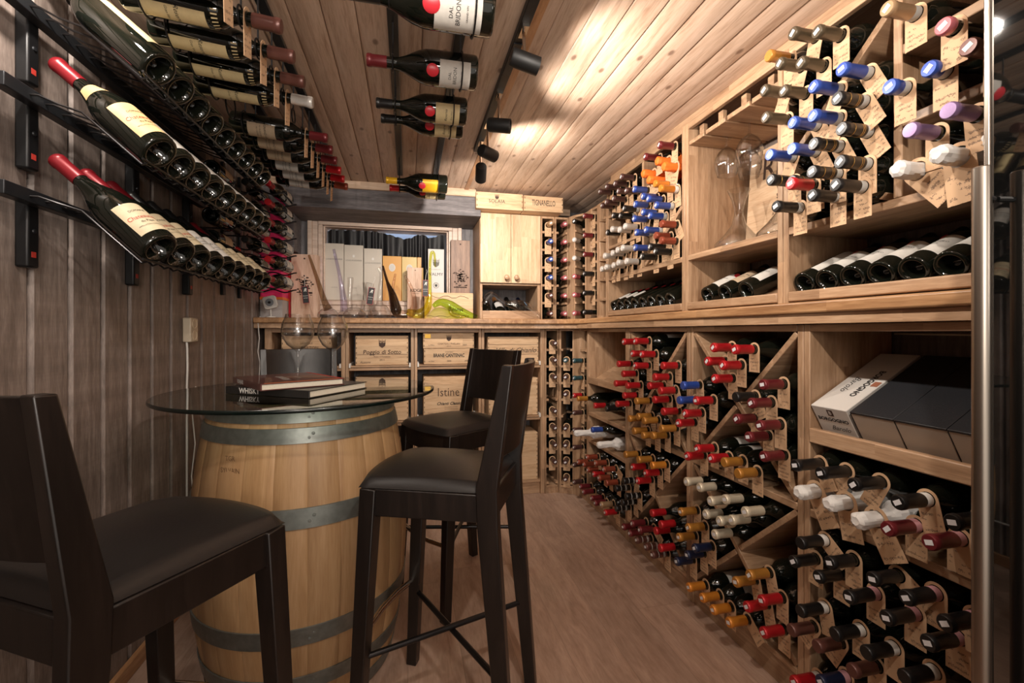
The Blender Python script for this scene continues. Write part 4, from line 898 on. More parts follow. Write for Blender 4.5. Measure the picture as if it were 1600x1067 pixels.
for z0, z1 in ((.897, .944), (.838, .884), (.596, .655), (.25, .305), (.10, .15), (.006, .055)):
    pr = [(brad(z0) + .0005, z0), (brad(z0) + .004, z0 + .001), (brad((z0 + z1) / 2) + .0042, (z0 + z1) / 2), (brad(z1) + .004, z1 - .001), (brad(z1) + .0005, z1)]
    h = MB().lathe(pr, 72)
    for q in (0, .012): h.lathe([(0, 0), (.005, 0), (.004, .002), (0, .0025)], 8, 0, Matrix.Rotation(-1.35 + q * 3, 4, 'Z') @ Matrix.Translation((brad((z0 + z1) / 2) + .004, 0, z0 + (z1 - z0) * (.35 + q * 22))) @ Matrix.Rotation(pi / 2, 4, 'Y'))
    h.build('hoop', GALV, br, smooth=40, local=True)
st = MB()
for i in range(2): st.text('SYLVAIN' if i else 'TGR', .022, Matrix.Translation((brad(.78) * cos(-2.04) * 1.0025, brad(.78) * sin(-2.04) * 1.0025, .80 - i * .035)) @ Matrix.Rotation(-2.04 + pi / 2, 4, 'Z') @ Matrix.Rotation(pi / 2 + .08, 4, 'X') @ Matrix.Translation((0, 0, .002)), 0, sx=.8)
st.build('burnt_stamp', plain('faint_burn', (.20, .11, .055), .7), br, local=True)
tt = thing('glass_table_top', 'round clear glass table top lying on the barrel', 'table top', (BX, BY, .951))
r_ = .455; MB().lathe([(0, 0), (r_ - .003, 0)], 96).lathe([(r_ - .003, .012), (0, .012)], 96).build('glass_disc', GLASST, tt, local=True)
MB().lathe([(r_ - .003, 0), (r_, .003), (r_, .009), (r_ - .003, .012)], 96).build('polished_edge', GLASSE, tt, smooth=60, local=True)
TZ = .9632
def book(name, label, corner, dirw, w, d, h, z, cover, spine_txt, tsize, top=None):
    c = Vector((*corner, z)); a = Vector((dirw[0], dirw[1], 0)).normalized(); bb = Vector((a.y, -a.x, 0)) * -1    # a along the spine, bb towards the fore-edge
    M = Matrix((a, bb, Vector((0, 0, 1)))).transposed().to_4x4(); M.translation = c
    t = bpy.data.objects.new(name, None); t.empty_display_size = .05; COL.objects.link(t); t.matrix_basis = M; tag(t, label, 'book')
    MB().box(.004, w - .004, .003, d - .005, .003, h - .003).build('page_block', plain('book_pages', (.62, .57, .47), .8, noise=.15, nscale=400), t, local=True)
    p = MB(); p.text(spine_txt, tsize, Matrix.Translation((w * .30, -.0024, h / 2)) @ Matrix.Rotation(pi / 2, 4, 'X'), 0, bold=.0006)
    if top: top(p, w, d, h)
    q = MB().cbox(0, w, 0, d, 0, .0028, .0006).cbox(0, w, 0, d, h - .0028, h, .0006).cbox(0, w, -.002, .0025, 0, h, .0006); nb = len(q.v); q.v += p.v; q.f += [tuple(i + nb for i in f) for f in p.f]; q.m += [k + 1 for k in p.m]
    q.build('cover', [cover, INKW, INKR, plain('cover_orange', (.55, .13, .03), .5)], t, local=True)
    return t
BLK = plain('black_book_cover', (.015, .014, .013), .35, coat=.2); RBR = plain('dark_red_book_cover', (.10, .035, .030), .3, coat=.4, noise=.5, nscale=14)
book('book', 'black book with WHISKY on its spine, under the reddish book', (-.597, 1.712), (.298, -.19), .355, .28, .024, TZ + .0006, BLK, 'WHISKY', .024)
def topc(p, w, d, h):
    p.text('KONJAKK', .034, Matrix.Translation((w * .55, d * .42, h + .0004)) @ Matrix.Rotation(-.1 + pi, 4, 'Z'), 0, shear=.2); p.box(.0, w, d - .012, d - .002, h, h + .0003, 1); p.box(w - .012, w - .002, .01, d - .02, h, h + .0003, 2); p.text('fra frankrike', .014, Matrix.Translation((w * .55, d * .6, h + .0004)) @ Matrix.Rotation(pi, 4, 'Z'), 0)
book('book', 'reddish-brown book lying on top of the black book', (-.609, 1.815), (.171, -.283), .33, .262, .022, TZ + .0256, RBR, 'KONJAKK', .017, topc)
# wine glasses
def glass_profile(s, bowl=.058, bh=.135, stem=.115, rim=.042, th=.0010):
    o = [(0, .0), (.044, .0), (.045, .0015), (.030, .004), (.008, .009), (.0042, .020), (.0038, stem - .02), (.006, stem - .004)]
    bz = stem
    out = [(bowl * .30, bz + .004), (bowl * .66, bz + bh * .16), (bowl * .92, bz + bh * .36), (bowl, bz + bh * .52), (bowl * .95, bz + bh * .72), (rim * 1.05, bz + bh * .93), (rim, bz + bh)]
    inn = [(r - th, z + (.001 if i == 0 else 0)) for i, (r, z) in enumerate(out)][::-1]
    return [(r * s, z * s) for r, z in o + out + inn + [(0, bz + .004)]]
def wine_glass(loc, label, s=1.0, flip=False, group=None, **kw):
    t = thing('wine_glass', label, 'wine glass', loc, group=group); st_ = kw.get('stem', .115); pr = glass_profile(s, **kw)
    cut = [i for i, (r, z) in enumerate(pr) if i > 3 and z >= (st_ - .006) * s][0]
    R = Matrix.Rotation(pi, 4, 'X') if flip else Matrix()
    MB().lathe(pr[cut:], 36, 0, R).build('bowl', GLASSC, t, smooth=60, local=True)
    MB().lathe(pr[:cut + 1], 24, 0, R).build('stem', GLASSC, t, smooth=60, local=True)
wine_glass((-.452, 2.075, TZ + .0008), 'left of two big wine glasses standing behind the books', 1.13)
wine_glass((-.318, 2.105, TZ + .0008), 'right of two big wine glasses standing behind the books', 1.10)
# ------------------------------------------------------------------ bar stools
def stool(loc, ang, label):
    t = thing('bar_stool', label, 'bar stool', (loc[0], loc[1], 0), radians(ang), 'dark bar stools round the barrel')
    w = .042
    for s in (-1, 1):
        MB().bar((.212, s * .190, 0), (.172, s * .172, .745), .034, .036, up=(1, 0, 0), w2=.048, h2=.046).build('leg', WENGE, t, .003, local=True)
        b = MB(); P = []
        for (x, yy, z, ww, hh) in ((-.215, .172, 0, .034, .036), (-.158, .160, .66, .036, .056), (-.155, .160, .76, .036, .058), (-.212, .168, 1.085, .030, .028)):
            P.append([(x - hh / 2, s * yy - ww / 2, z), (x + hh / 2, s * yy - ww / 2, z), (x + hh / 2, s * yy + ww / 2, z), (x - hh / 2, s * yy + ww / 2, z)])
        vs = [p for q in P for p in q]; fs = [(0, 3, 2, 1), (12, 13, 14, 15)]
        for i in range(3): fs += [(4 * i + k, 4 * i + (k + 1) % 4, 4 * i + 4 + (k + 1) % 4, 4 * i + 4 + k) for k in range(4)]
        b.add(vs, fs).build('leg', WENGE, t, .003, local=True)
        MB().bar((.172, s * .176, .708), (-.155, s * .160, .708), .024, .074).build('apron', WENGE, t, .003, local=True)
    # bowed front apron and back apron
    fa = MB(); n = 10; vs = []
    for i in range(n + 1):
        y = -.168 + .336 * i / n; x = .190 + .030 * (1 - (y / .168) ** 2)
        vs += [(x, y, .671), (x, y, .745), (x - .024, y, .745), (x - .024, y, .671)]
    fs = [(0, 1, 2, 3), (4 * n + 3, 4 * n + 2, 4 * n + 1, 4 * n)]
    for i in range(n): fs += [(4 * i + k, 4 * i + 4 + k, 4 * i + 4 + (k + 1) % 4, 4 * i + (k + 1) % 4) for k in range(4)]
    fa.add(vs, fs).build('apron', WENGE, t, .002, local=True)
    MB().box(-.172, -.150, -.150, .150, .671, .745).build('apron', WENGE, t, .003, local=True)
    # domed cushion
    cu = MB(); nu, nv = 26, 26; vs = []; fs = []
    for i in range(nu + 1):
        for j in range(nv + 1):
            u, v = i / nu * 2 - 1, j / nv * 2 - 1
            hw = .176 + .012 * u; x = .020 + .182 * u + (.030 * (1 - v * v) if u > 0 else 0) * max(0, u)
            e = (1 - abs(u) ** 6) * (1 - abs(v) ** 6)
            vs.append((x, hw * v, .7465 + .022 * min(1, e * 3.2) ** .5 + .030 * (1 - u * u) * (1 - v * v)))
    for i in range(nu):
        for j in range(nv): a = i * (nv + 1) + j; fs.append((a, a + nv + 1, a + nv + 2, a + 1))
    cu.add(vs, fs).build('seat_cushion', LEATHER, t, smooth=70, local=True)
    MB().box(-.145, .190, -.150, .150, .725, .7455).build('seat_board', WENGE, t, local=True)
    # curved back panel between the posts
    bp = MB(); n = 12; vs = []
    for i in range(n + 1):
        y = -.160 + .320 * i / n; bow = .030 * (1 - (y / .160) ** 2)
        for z, xo in ((.835, -.166), (1.082, -.212)): vs += [(xo - bow + .008, y, z), (xo - bow - .010, y, z)]
    fs = [(0, 2, 3, 1), (4 * n, 4 * n + 1, 4 * n + 3, 4 * n + 2)]
    for i in range(n):
        a, c = 4 * i, 4 * i + 4
        fs += [(a, c, c + 2, a + 2), (a + 1, a + 3, c + 3, c + 1), (a, a + 1, c + 1, c), (a + 2, c + 2, c + 3, a + 3)]
    bp.add(vs, fs).build('backrest', WENGE, t, .002, local=True)
    zf = .30; fx = .212 - .040 * zf / .745; fy = .190 - .018 * zf / .745; kx = -.215 + .057 * zf / .66; ky = .172 - .012 * zf / .66
    MB().tube([(fx + .012, -fy + .016, zf), (fx + .030, -fy * .5, zf), (fx + .036, 0, zf), (fx + .030, fy * .5, zf), (fx + .012, fy - .016, zf)], .0095, 12).build('foot_rail', CHROME, t, smooth=60, local=True)
    for s in (-1, 1): MB().tube([(fx - .012, s * (fy - .010), zf - .03 + .008 * s), (kx + .012, -s * (ky - .010), zf - .03 + .008 * s)], .0085, 10).build('cross_rail', WIREM, t, smooth=60, local=True)
stool((-.530, 1.020), 59.6, 'nearest bar stool, cut off at the left edge of the picture')
stool((.131, 1.390), 155.3, 'bar stool standing in front, right of the barrel')
stool((.237, 2.120), 210, 'bar stool right behind the barrel, its seat turned to the table')
stool((-.495, 2.375), -74, 'bar stool behind the table, only its back showing past the glasses')
# ------------------------------------------------------------------ things on the worktop at the back
def giftbox(name, label, x0, x1, z1, yf, d, mat, deco=None, z0=None, cat='gift box', tilt=0):
    z0 = WZ0 + .009 if z0 is None else z0
    t = thing(name, label, cat, ((x0 + x1) / 2, yf + d / 2, z0))
    f = MB().cbox(x0, x1, yf, yf + d, z0, z1, .0015)
    if deco:
        g = MB(); deco(g, (x0 + x1) / 2, z0, z1, yf - .0008); f.v, nb = f.v + g.v, len(f.v); f.f += [tuple(i + nb for i in q) for q in g.f]; f.m += [k + 1 for k in g.m]
    f.build('box_body', [mat, INK, INKB, INKW, GOLDP, GREYP, PAPER], t)
    return t
GREYP = plain('grey_print', (.16, .15, .14), .6)
GREIGE = plain('greige_card', (.55, .50, .43), .55); ORANGEC = plain('amber_card', (.62, .30, .045), .4); GOLDC = plain('gold_card', (.60, .42, .13), .38); WHITEC = plain('white_card', (.66, .64, .61), .5)
def oval(f, x, z, y, a, b, m): f.prism([(a * cos(2 * pi * k / 24), b * sin(2 * pi * k / 24)) for k in range(24)], 0, .0004, m, FX(x, y, z))
def d_roe(f, x, z0, z1, y):
    h = z1 - z0; oval(f, x, z1 - h * .20, y, .008, .010, 2); f.text('LOUIS ROEDERER', .0155, FX(x, y, z1 - h * .28), 4, sx=.92); f.text('CHAMPAGNE', .007, FX(x, y, z1 - h * .78), 4)
NF = YB + .012
giftbox('champagne_box', 'leftmost of three greige Louis Roederer boxes in the window', -.582, -.452, 1.812, NF, .05, GREIGE, d_roe)
giftbox('champagne_box', 'middle of three greige Louis Roederer boxes in the window', -.449, -.318, 1.805, NF, .05, GREIGE, d_roe)
giftbox('champagne_box', 'shorter, rightmost of three greige Louis Roederer boxes in the window', -.313, -.185, 1.785, NF, .05, GREIGE, d_roe)
def d_cri(f, x, z0, z1, y): oval(f, x, z1 - .085, y, .023, .029, 2); oval(f, x, z1 - .085, y - .0004, .019, .025, 5); f.text('CHAMPAGNE', .009, FX(x, y, z0 + .08), 4)
giftbox('champagne_box', 'amber box with an oval medallion in the window', -.180, -.045, 1.735, NF, .05, ORANGEC, d_cri)
giftbox('champagne_box', 'gold box with an oval medallion, right of the amber box', -.042, .068, 1.733, NF, .05, GOLDC, d_cri)
giftbox('champagne_box', 'narrow amber box squeezed in right of the gold box', .071, .100, 1.733, NF, .05, ORANGEC)
def d_val(f, x, z0, z1, y):
    crest(f, x, z1 - .10, y, .05, 4); f.text('LA CHAPELLE DE', .009, FX(x, y, z1 - .155), 4); f.text('VALMY', .032, FX(x, y, z1 - .192), 1, sx=1.05)
    oval(f, x, z1 - .275, y, .022, .022, 1); oval(f, x, z1 - .275, y - .0004, .020, .020, 5); crest(f, x, z1 - .272, y - .0006, .020, 1)
giftbox('champagne_box', 'tall white box printed Valmy in the window', .150, .270, 1.800, NF, .05, WHITEC, d_val)
def d_eng(f, x, z0, z1, y):
    h = z1 - z0; rnd = random.Random(3)
    for k in range(70): oval(f, x + rnd.gauss(0, .022), z0 + h * .53 + rnd.gauss(0, .030), y, rnd.uniform(.003, .010), rnd.uniform(.002, .006), 0)
    f.box(x - .05, x + .045, y - .0004, y, z0 + h * .40, z0 + h * .415, 0); oval(f, x, z1 - .03, y, .006, .006, 0)
giftbox('wooden_wine_box', 'dark wooden box with an engraved ship, right of the window', .312, .455, 1.855, YB - .09, .085, CRATED, d_eng, z0=CT + .001)
giftbox('wooden_wine_box', 'pale wooden box with an engraved ship, left of the window', -.775, -.605, 1.705, YB - .12, .085, CRATEP, d_eng, z0=CT + .001)
def d_rid(f, x, z0, z1, y): f.text('RIDGE', .030, FX(x + .005, y, z0 + .21), 0, sx=1.0, bold=.0008); f.text('VINEYARDS', .009, FX(x + .005, y, z0 + .188), 0); oval(f, x, z1 - .02, y, .005, .003, 0)
giftbox('wooden_wine_box', 'small pale wooden box printed Ridge behind the decanters', -.003, .111, 1.640, YB - .098, .06, CRATEP, d_rid, z0=CT + .001)
def d_pet(f, x, z0, z1, y):
    f.text('Petrus', .040, FX(x + .05, y, z0 + .07), 1, bold=.0006); f.text('GRAND VIN', .010, FX(x + .05, y, z0 + .04), 1)
    f2 = MB().tube([(x - .16 + .03 * k, y, z1 - .03 + .010 * sin(k * 1.7)) for k in range(11)], .0015, 5, 0); f.add(f2.v, f2.f, 0)
    f2 = MB().tube([(x - .16 + .03 * k, y, z0 + .02 + .006 * sin(k * 2.3)) for k in range(11)], .0012, 5, 0); f.add(f2.v, f2.f, 0)
giftbox('wine_crate', 'low pale crate with a vine drawing behind the green decanters', .115, .462, 1.452, YB - .205, .10, CRATE, d_pet, z0=CT + .001, cat='wooden crate')
# decanters
TINT = {k: clear_glass('glass_' + k, c, 1.5, .35) for k, c in dict(green=(.66, .84, .30), yellow=(.88, .87, .38), lilac=(.84, .82, .93), smoke=(.22, .19, .17), brown=(.68, .60, .50), rose=(.92, .84, .79)).items()}
def decanter(label, loc, bulb, neck, radii, ncol=None, bcol=None, name='decanter', flat=None):
    t = thing(name, label, 'decanter', (loc[0], loc[1], CT + .001))
    if bulb: MB().lathe(bulb, 32, 0, Matrix.Translation((loc[0], loc[1], CT + .001))).build('bulb', bcol or GLASSC, t, smooth=60)
    q = []; rr = []
    for i in range(len(neck) - 1):
        for s in range(6):
            f = s / 6; a, b = Vector(neck[max(i - 1, 0)]), Vector(neck[i]); c, d = Vector(neck[i + 1]), Vector(neck[min(i + 2, len(neck) - 1)])
            q.append(.5 * ((2 * b) + (c - a) * f + (2 * a - 5 * b + 4 * c - d) * f * f + (3 * b - a - 3 * c + d) * f ** 3)); rr.append(radii[i] * (1 - f) + radii[i + 1] * f)
    q.append(Vector(neck[-1])); rr.append(radii[-1])
    MB().tube(q, rr, 14, M=Matrix.Translation((0, loc[1], 0)) @ Matrix.Scale(flat, 4, (0, 1, 0)) if flat else None).build('neck' if bulb else 'glass_body', ncol or GLASSC, t, smooth=60)
    return t
def hangtag(x, y, z, ang, label, red=True):
    t = thing('hang_tag', label, 'tag', (x, y, z)); M = Matrix.Translation((x, y, z)) @ Matrix.Rotation(ang, 4, 'Y')
    MB().box(-.020, .020, -.0012, .0, -.060, .052, 0, M).box(-.017, .017, -.0018, -.0011, -.057, .049, 1, M).text('R', .028, M @ FX(0, -.0022, .026), 2, shear=.4, bold=.001).text('MADE IN', .008, M @ FX(0, -.0022, -.012), 2).text('AUSTRIA', .007, M @ FX(0, -.0022, -.026), 2).build('card', [plain('tag_red', (.28, .02, .03), .5), RUBB, INKW], t)
    MB().tube([M @ Vector((0, -.001, .05)), M @ Vector((.004, -.001, .085)), M @ Vector((.012, 0, .11)), M @ Vector((.008, .012, .125))], .0012, 5).build('string', INKW, t)
DOME = lambda r, h: [(0, .0), (r * .8, .0), (r, .012), (r * .96, h * .45), (r * .62, h * .85), (r * .25, h), (r * .22, h + .02)]
zc = CT
decanter('clear decanter with a long brown-tinted neck leaning left', (-.515, 3.215), DOME(.068, .07), [(-.515, 3.215, zc + .06), (-.540, 3.22, zc + .12), (-.585, 3.235, zc + .26), (-.640, 3.25, zc + .42)], [.030, .020, .013, .008], TINT['brown'])
decanter('clear decanter with a long lilac-tinted neck', (-.425, 3.30), DOME(.05, .055), [(-.425, 3.30, zc + .05), (-.43, 3.30, zc + .14), (-.455, 3.30, zc + .30), (-.493, 3.31, zc + .475)], [.026, .022, .012, .009], TINT['lilac'])
decanter('flat-domed clear decanter with a short upright neck', (-.345, 3.185), DOME(.075, .075), [(-.375, 3.185, zc + .055), (-.375, 3.185, zc + .15), (-.37, 3.185, zc + .24), (-.37, 3.185, zc + .27)], [.018, .014, .017, .019])
decanter('clear bulb decanter with a slanting wide mouth', (-.285, 3.31), DOME(.055, .075), [(-.285, 3.31, zc + .05), (-.275, 3.31, zc + .15), (-.255, 3.31, zc + .25)], [.040, .032, .026])
decanter('round clear decanter with a black tag round its neck', (-.185, 3.20), DOME(.078, .10), [(-.185, 3.20, zc + .09), (-.18, 3.20, zc + .20), (-.17, 3.20, zc + .29), (-.19, 3.20, zc + .345)], [.024, .016, .014, .012])
decanter('dark smoky decanter with a long neck leaning left', (-.085, 3.195), None, [(-.075, 3.16, zc + .024), (-.077, 3.16, zc + .06), (-.100, 3.18, zc + .16), (-.135, 3.21, zc + .25), (-.165, 3.22, zc + .36)], [.022, .038, .026, .010, .007], TINT['smoke'])
decanter('clear loop-shaped decanter with two raised necks', (.0, 3.315), None, [(-.085, 3.315, zc + .32), (-.105, 3.315, zc + .20), (-.11, 3.315, zc + .10), (-.06, 3.315, zc + .038), (.01, 3.315, zc + .038), (.045, 3.315, zc + .09), (.035, 3.315, zc + .20), (-.02, 3.315, zc + .31)], [.007, .012, .020, .034, .034, .024, .014, .008], TINT['rose'])
decanter('swan-necked decanter of yellow-green glass rising from a curved base', (.10, 3.19), None, [(-.005, 3.19, zc + .05), (.03, 3.19, zc + .038), (.085, 3.19, zc + .036), (.135, 3.19, zc + .085), (.150, 3.20, zc + .20), (.150, 3.20, zc + .36), (.160, 3.20, zc + .455), (.180, 3.20, zc + .45), (.186, 3.20, zc + .36)], [.020, .030, .036, .028, .012, .009, .010, .008, .005], TINT['yellow'])
decanter('low green decanter arched like a leaf on the worktop', (.32, 3.17), None, [(.17, 3.17, zc + .085), (.22, 3.17, zc + .115), (.285, 3.17, zc + .095), (.36, 3.17, zc + .055), (.43, 3.17, zc + .026), (.475, 3.17, zc + .018)], [.014, .026, .034, .030, .022, .012], TINT['green'])
decanter('short green glass spout curling under the green leaf decanter', (.27, 3.14), None, [(.275, 3.115, zc + .085), (.285, 3.115, zc + .045), (.315, 3.115, zc + .020), (.365, 3.115, zc + .016), (.41, 3.115, zc + .016)], [.010, .014, .014, .012, .007], TINT['yellow'])
decanter('clear duck-shaped decanter lying in front of the cupboard niche', (.70, 3.105), None, [(.515, 0, zc + .10), (.56, 0, zc + .165), (.63, 0, zc + .125), (.68, 0, zc + .105), (.74, 0, zc + .10), (.80, 0, zc + .085), (.86, 0, zc + .050), (.915, 0, zc + .018)], [.024, .026, .016, .018, .038, .042, .034, .016], flat=.62)
hangtag(-.655, 3.215, 1.42, -.10, 'black hang tag in front of the pale engraved box')
hangtag(-.235, 3.10, 1.41, .14, 'black hang tag on the round clear decanter')
hangtag(.118, 3.165, 1.475, .0, 'black hang tag on the swan-necked yellow decanter')
# bottles inside the niche
for k, (x, c, lb, kd) in enumerate(((.56, 'black', None, 'bordeaux'), (.655, 'orange', (WHITEC, .06, .15, .9, None, .0), 'bordeaux'), (.75, 'black', (PAPER, .06, .15, 1.0, None, 1.0), 'bordeaux'), (.845, 'navy', (plain('sky_blue_label', (.25, .42, .62), .5), .10, .17, .9, None, 1.2), 'bordeaux'))):
    bottle((x, 3.190 + .01 * (k % 2), CT + .038), (0, cos(.42), sin(.42)), ['plain dark bottle at the left end of the cupboard niche', 'bottle with an orange cap in the cupboard niche', 'bottle with a white label in the cupboard niche', 'bottle with a light blue label in the cupboard niche'][k], 'bottles in the cupboard niche', kd, c, False, lab=lb)
# left end: pink bag, red box, camera
gb = thing('gift_bag', 'hot pink gift bag with an orange band, behind the little camera', 'gift bag', (-.85, 3.28, CT))
PINK = plain('hot_pink_paper', (.82, .03, .16), .5)
MB().hexa([(-.922, 3.20, CT + .13), (-.79, 3.20, CT + .13), (-.79, 3.36, CT + .13), (-.922, 3.36, CT + .13), (-.922, 3.24, CT + .70), (-.80, 3.24, CT + .70), (-.80, 3.32, CT + .70), (-.922, 3.32, CT + .70)]).build('bag_top', PINK, gb, .004)
MB().box(-.923, -.788, 3.198, 3.362, CT + .118, CT + .135).build('orange_band', plain('orange_paper', (.85, .20, .03), .5), gb)
MB().box(-.921, -.790, 3.201, 3.36, CT + .001, CT + .12).build('grey_base', plain('grey_card', (.45, .42, .41), .6), gb)
giftbox('red_box', 'tall glossy red box left of the pale wooden box', -.828, -.779, 1.66, 3.372, .095, plain('red_lacquer_card', (.50, .008, .015), .3, coat=.3), z0=CT + .001)
cm = thing('security_camera', 'small white square camera on a stand at the left end of the worktop', 'camera', (-.84, 3.14, CT))
def rsq(h, r, n=5): return [((h - r) * sx + r * cos(a0_ + pi / 2 * k / n), (h - r) * sz + r * sin(a0_ + pi / 2 * k / n)) for sx, sz, a0_ in ((1, 1, 0), (-1, 1, pi / 2), (-1, -1, pi), (1, -1, 1.5 * pi)) for k in range(n + 1)]
CMX, CMY = -.842, 3.135
MC = FX(CMX, CMY, CT + .095)
MB().prism(rsq(.040, .018), 0, .022, 0, MC @ Matrix.Rotation(.25, 4, 'Z')).build('camera_body', PLASTW, cm, .004)
MB().lathe([(0, 0), (.022, 0), (.024, .003), (0, .004)], 24, 0, MC @ Matrix.Translation((0, 0, .021))).build('lens_ring', plain('lens_grey', (.25, .27, .30), .2), cm)
MB().lathe([(0, 0), (.008, 0), (.007, .004), (0, .005)], 16, 0, MC @ Matrix.Translation((0, 0, .0245))).build('lens', RUBB, cm)
MB().tube([(CMX, CMY, CT + .06), (CMX, CMY + .004, CT + .01)], .005, 8).lathe([(0, .0), (.030, .0), (.030, .006), (.01, .009), (0, .009)], 24, 0, Matrix.Translation((CMX, CMY, CT + .001))).build('stand', PLASTW, cm)
tag(MB().tube([(CMX - .05, 3.10, CT + .006), (CMX - .06, 3.092, CT - .03), (-.895, 3.095, 1.13), (-.905, 3.10, 1.05), (-.893, 3.10, .98), (-.90, 3.10, .85), (-.90, 3.10, .4)], .0028, 6).build('white_cable', PLASTW), 'thin white cord hanging from the left end of the worktop', 'cord')
# socket on the left wall and its cables
so = thing('wall_socket', 'cream double socket on the left wall', 'socket', (XL + .02, 2.22, 1.18))
MB().box(XL + .001, XL + .034, 2.186, 2.256, 1.128, 1.232).build('socket_plate', PLASTC, so, .005)
for z in (1.206, 1.156):
    MB().lathe([(.022, 0), (.022, .002), (.018, .002), (.018, -.006), (0, -.006)], 24, 0, Matrix.Translation((XL + .034, 2.221, z)) @ Matrix.Rotation(pi / 2, 4, 'Y')).build('outlet', PLASTC, so)
tag(MB().tube([(XL + .012, 2.20, 1.13), (XL + .014, 2.20, 1.10), (XL + .010, 2.212, 1.02), (XL + .010, 2.205, .92), (XL + .010, 2.206, .70), (XL + .010, 2.206, .24), (XL + .010, 2.10, .215), (XL + .010, 1.0, .212)], .0042, 8).build('white_cable', PLASTW), 'thick white cable running down the wall from the socket', 'cable')
tag(MB().tube([(XL + .018, 2.215, .90), (XL + .022, 2.26, .93), (XL + .022, 2.30, .90), (XL + .03, 2.33, .82), (XL + .035, 2.36, .70), (XL + .06, 2.40, .60), (XL + .09, 2.42, .57)], .0024, 6).build('white_cable', PLASTW), 'thin white cable looping away from the cable clip', 'cable')
tag(MB().tube([(XL + .020, 2.216, .90), (XL + .020, 2.235, .80), (XL + .020, 2.26, .68), (XL + .020, 2.225, .55), (XL + .020, 2.25, .40), (XL + .02, 2.25, .06)], .0026, 6).build('white_cable', PLASTW), 'thin white cable winding down beside the thick one', 'cable')
# spotlight track
tk = thing('spotlight_track', 'black ceiling track that carries the spotlights', 'light track', (.35, 1.5, ZC))
MB().box(.335, .367, .1, 2.36, ZC - .026, ZC - .001).build('track', RUBB, tk, .002)
MB().box(.337, .365, 1.44, 1.62, ZC - .030, ZC - .0255).build('coupler', RAILM, tk)
structure(MB().box(.372, .40, -1.6, 3.055, ZC - .008, ZC + .002).build('trim_6', BASEW))
def spot(y, zc, d, label, energy, size, blend=1.0, xo=.0):
    d = Vector(d).normalized(); c = Vector((.352 + xo, y, zc))
    t = thing('spotlight', label, 'spotlight', c, group='black spotlights on the ceiling track')
    M = frame(c, d)
    MB().lathe([(0, -.045), (.024, -.045), (.027, -.040), (.0275, .040), (.0275, .045), (.025, .045), (.024, .020), (0, .018)], 28, 0, M).build('lamp_shade', RUBB, t, smooth=40)
    MB().tube([tuple(c + Vector((0, .0, .0))), tuple(c + Vector((0, .004, .035))), (.352, y + .01, ZC - .05), (.352, y + .012, ZC - .028)], .0055, 8).box(.341, .362, y - .02, y + .04, ZC - .036, ZC - .0262).build('swivel_arm', CHROME, t)
    lamp(c + d * .055, d, energy, size, blend)
def lamp(p, d, energy, size, blend=1.0, col=(1, .90, .80), r=.022):
    L = bpy.data.lights.new('spot_lamp', 'SPOT'); L.energy = energy; L.spot_size = radians(size); L.spot_blend = blend; L.shadow_soft_size = r; L.color = col
    o = bpy.data.objects.new('spot_lamp', L); COL.objects.link(o); o.matrix_basis = frame(p, -Vector(d).normalized())
spot(1.36, 2.005, (1, .05, -.20), 'nearest spotlight, pointing straight at the right-hand shelves', 17, 135)
spot(1.76, 1.985, (1, -.35, -.14), 'second spotlight along the track, tilted slightly down', 17, 135)
spot(2.02, 1.975, (.80, .62, -.02), 'third spotlight along the track, turned away to the right', 18, 140)
spot(2.22, 1.955, (.10, .85, -.45), 'farthest spotlight, tilted down towards the back of the room', 40, 140)
# wine inside unit: decanters, hanging glasses and a crate lid
for i, (x, y, s) in enumerate(((1.31, GAPS[1], 1.0), (1.31, GAPS[2] , 1.0), (1.42, GAPS[2], 1.0))):
    wine_glass((x, y, 2.028), ['nearest the corner of three wine glasses hanging upside down', 'front of the two wine glasses hanging near the crate lid', 'back of the two wine glasses hanging near the crate lid'][i], .95, True, 'wine glasses hanging upside down', bowl=.052, bh=.125, stem=.085, rim=.040)
DC = [(0, .002), (.07, .0), (.094, .014), (.092, .03), (.060, .062), (.030, .10), (.0175, .145), (.017, .165), (.028, .21), (.044, .248), (.043, .248), (.027, .21), (.016, .166), (.0165, .145), (.029, .10), (.058, .062), (.090, .03), (.09, .018), (0, .012)]
for i, (x, y) in enumerate(((1.335, 1.625), (1.345, 1.40))):
    d_ = thing('decanter', ['wide-based clear decanter left of the crate lid', 'wide-based clear decanter in front of the crate lid'][i], 'decanter', (x, y, US + .001), group='clear decanters on the oak shelf')
    MB().lathe(DC[:8] , 40).lathe(DC[11:], 40).build('bulb', GLASSC, d_, smooth=60, local=True); MB().lathe(DC[6:13], 40).build('flared_neck', GLASSC, d_, smooth=60, local=True)
lid = thing('crate_lid', 'printed wooden crate lid leaning inside the glass unit', 'crate lid', (1.47, 1.4, US))
lidb = MB().hexa([(1.462, 1.285, US + .002), (1.474, 1.285, US + .002), (1.474, 1.745, US + .002), (1.462, 1.745, US + .002), (1.500, 1.285, US + .45), (1.512, 1.285, US + .45), (1.512, 1.745, US + .45), (1.500, 1.745, US + .45)])
LIDM = (wood('lid_pine', (.50, .31, .18), (.66, .46, .29), (.74, .55, .37), 'Y', (.12, 9), .06, .6))
pl = MB(); tl = math.atan2(.038, .448)
ML = Matrix.Translation((1.462, 1.515, US + .002)) @ Matrix.Rotation(tl, 4, 'Y') @ Matrix.Rotation(-pi / 2, 4, 'Z') @ Matrix.Rotation(pi / 2, 4, 'X') @ Matrix.Translation((0, 0, .0012))
pl.text('RIDA', .135, ML @ Matrix.Translation((-.02, .355, 0)), 0, sx=.9, bold=.001); rnd = random.Random(5)
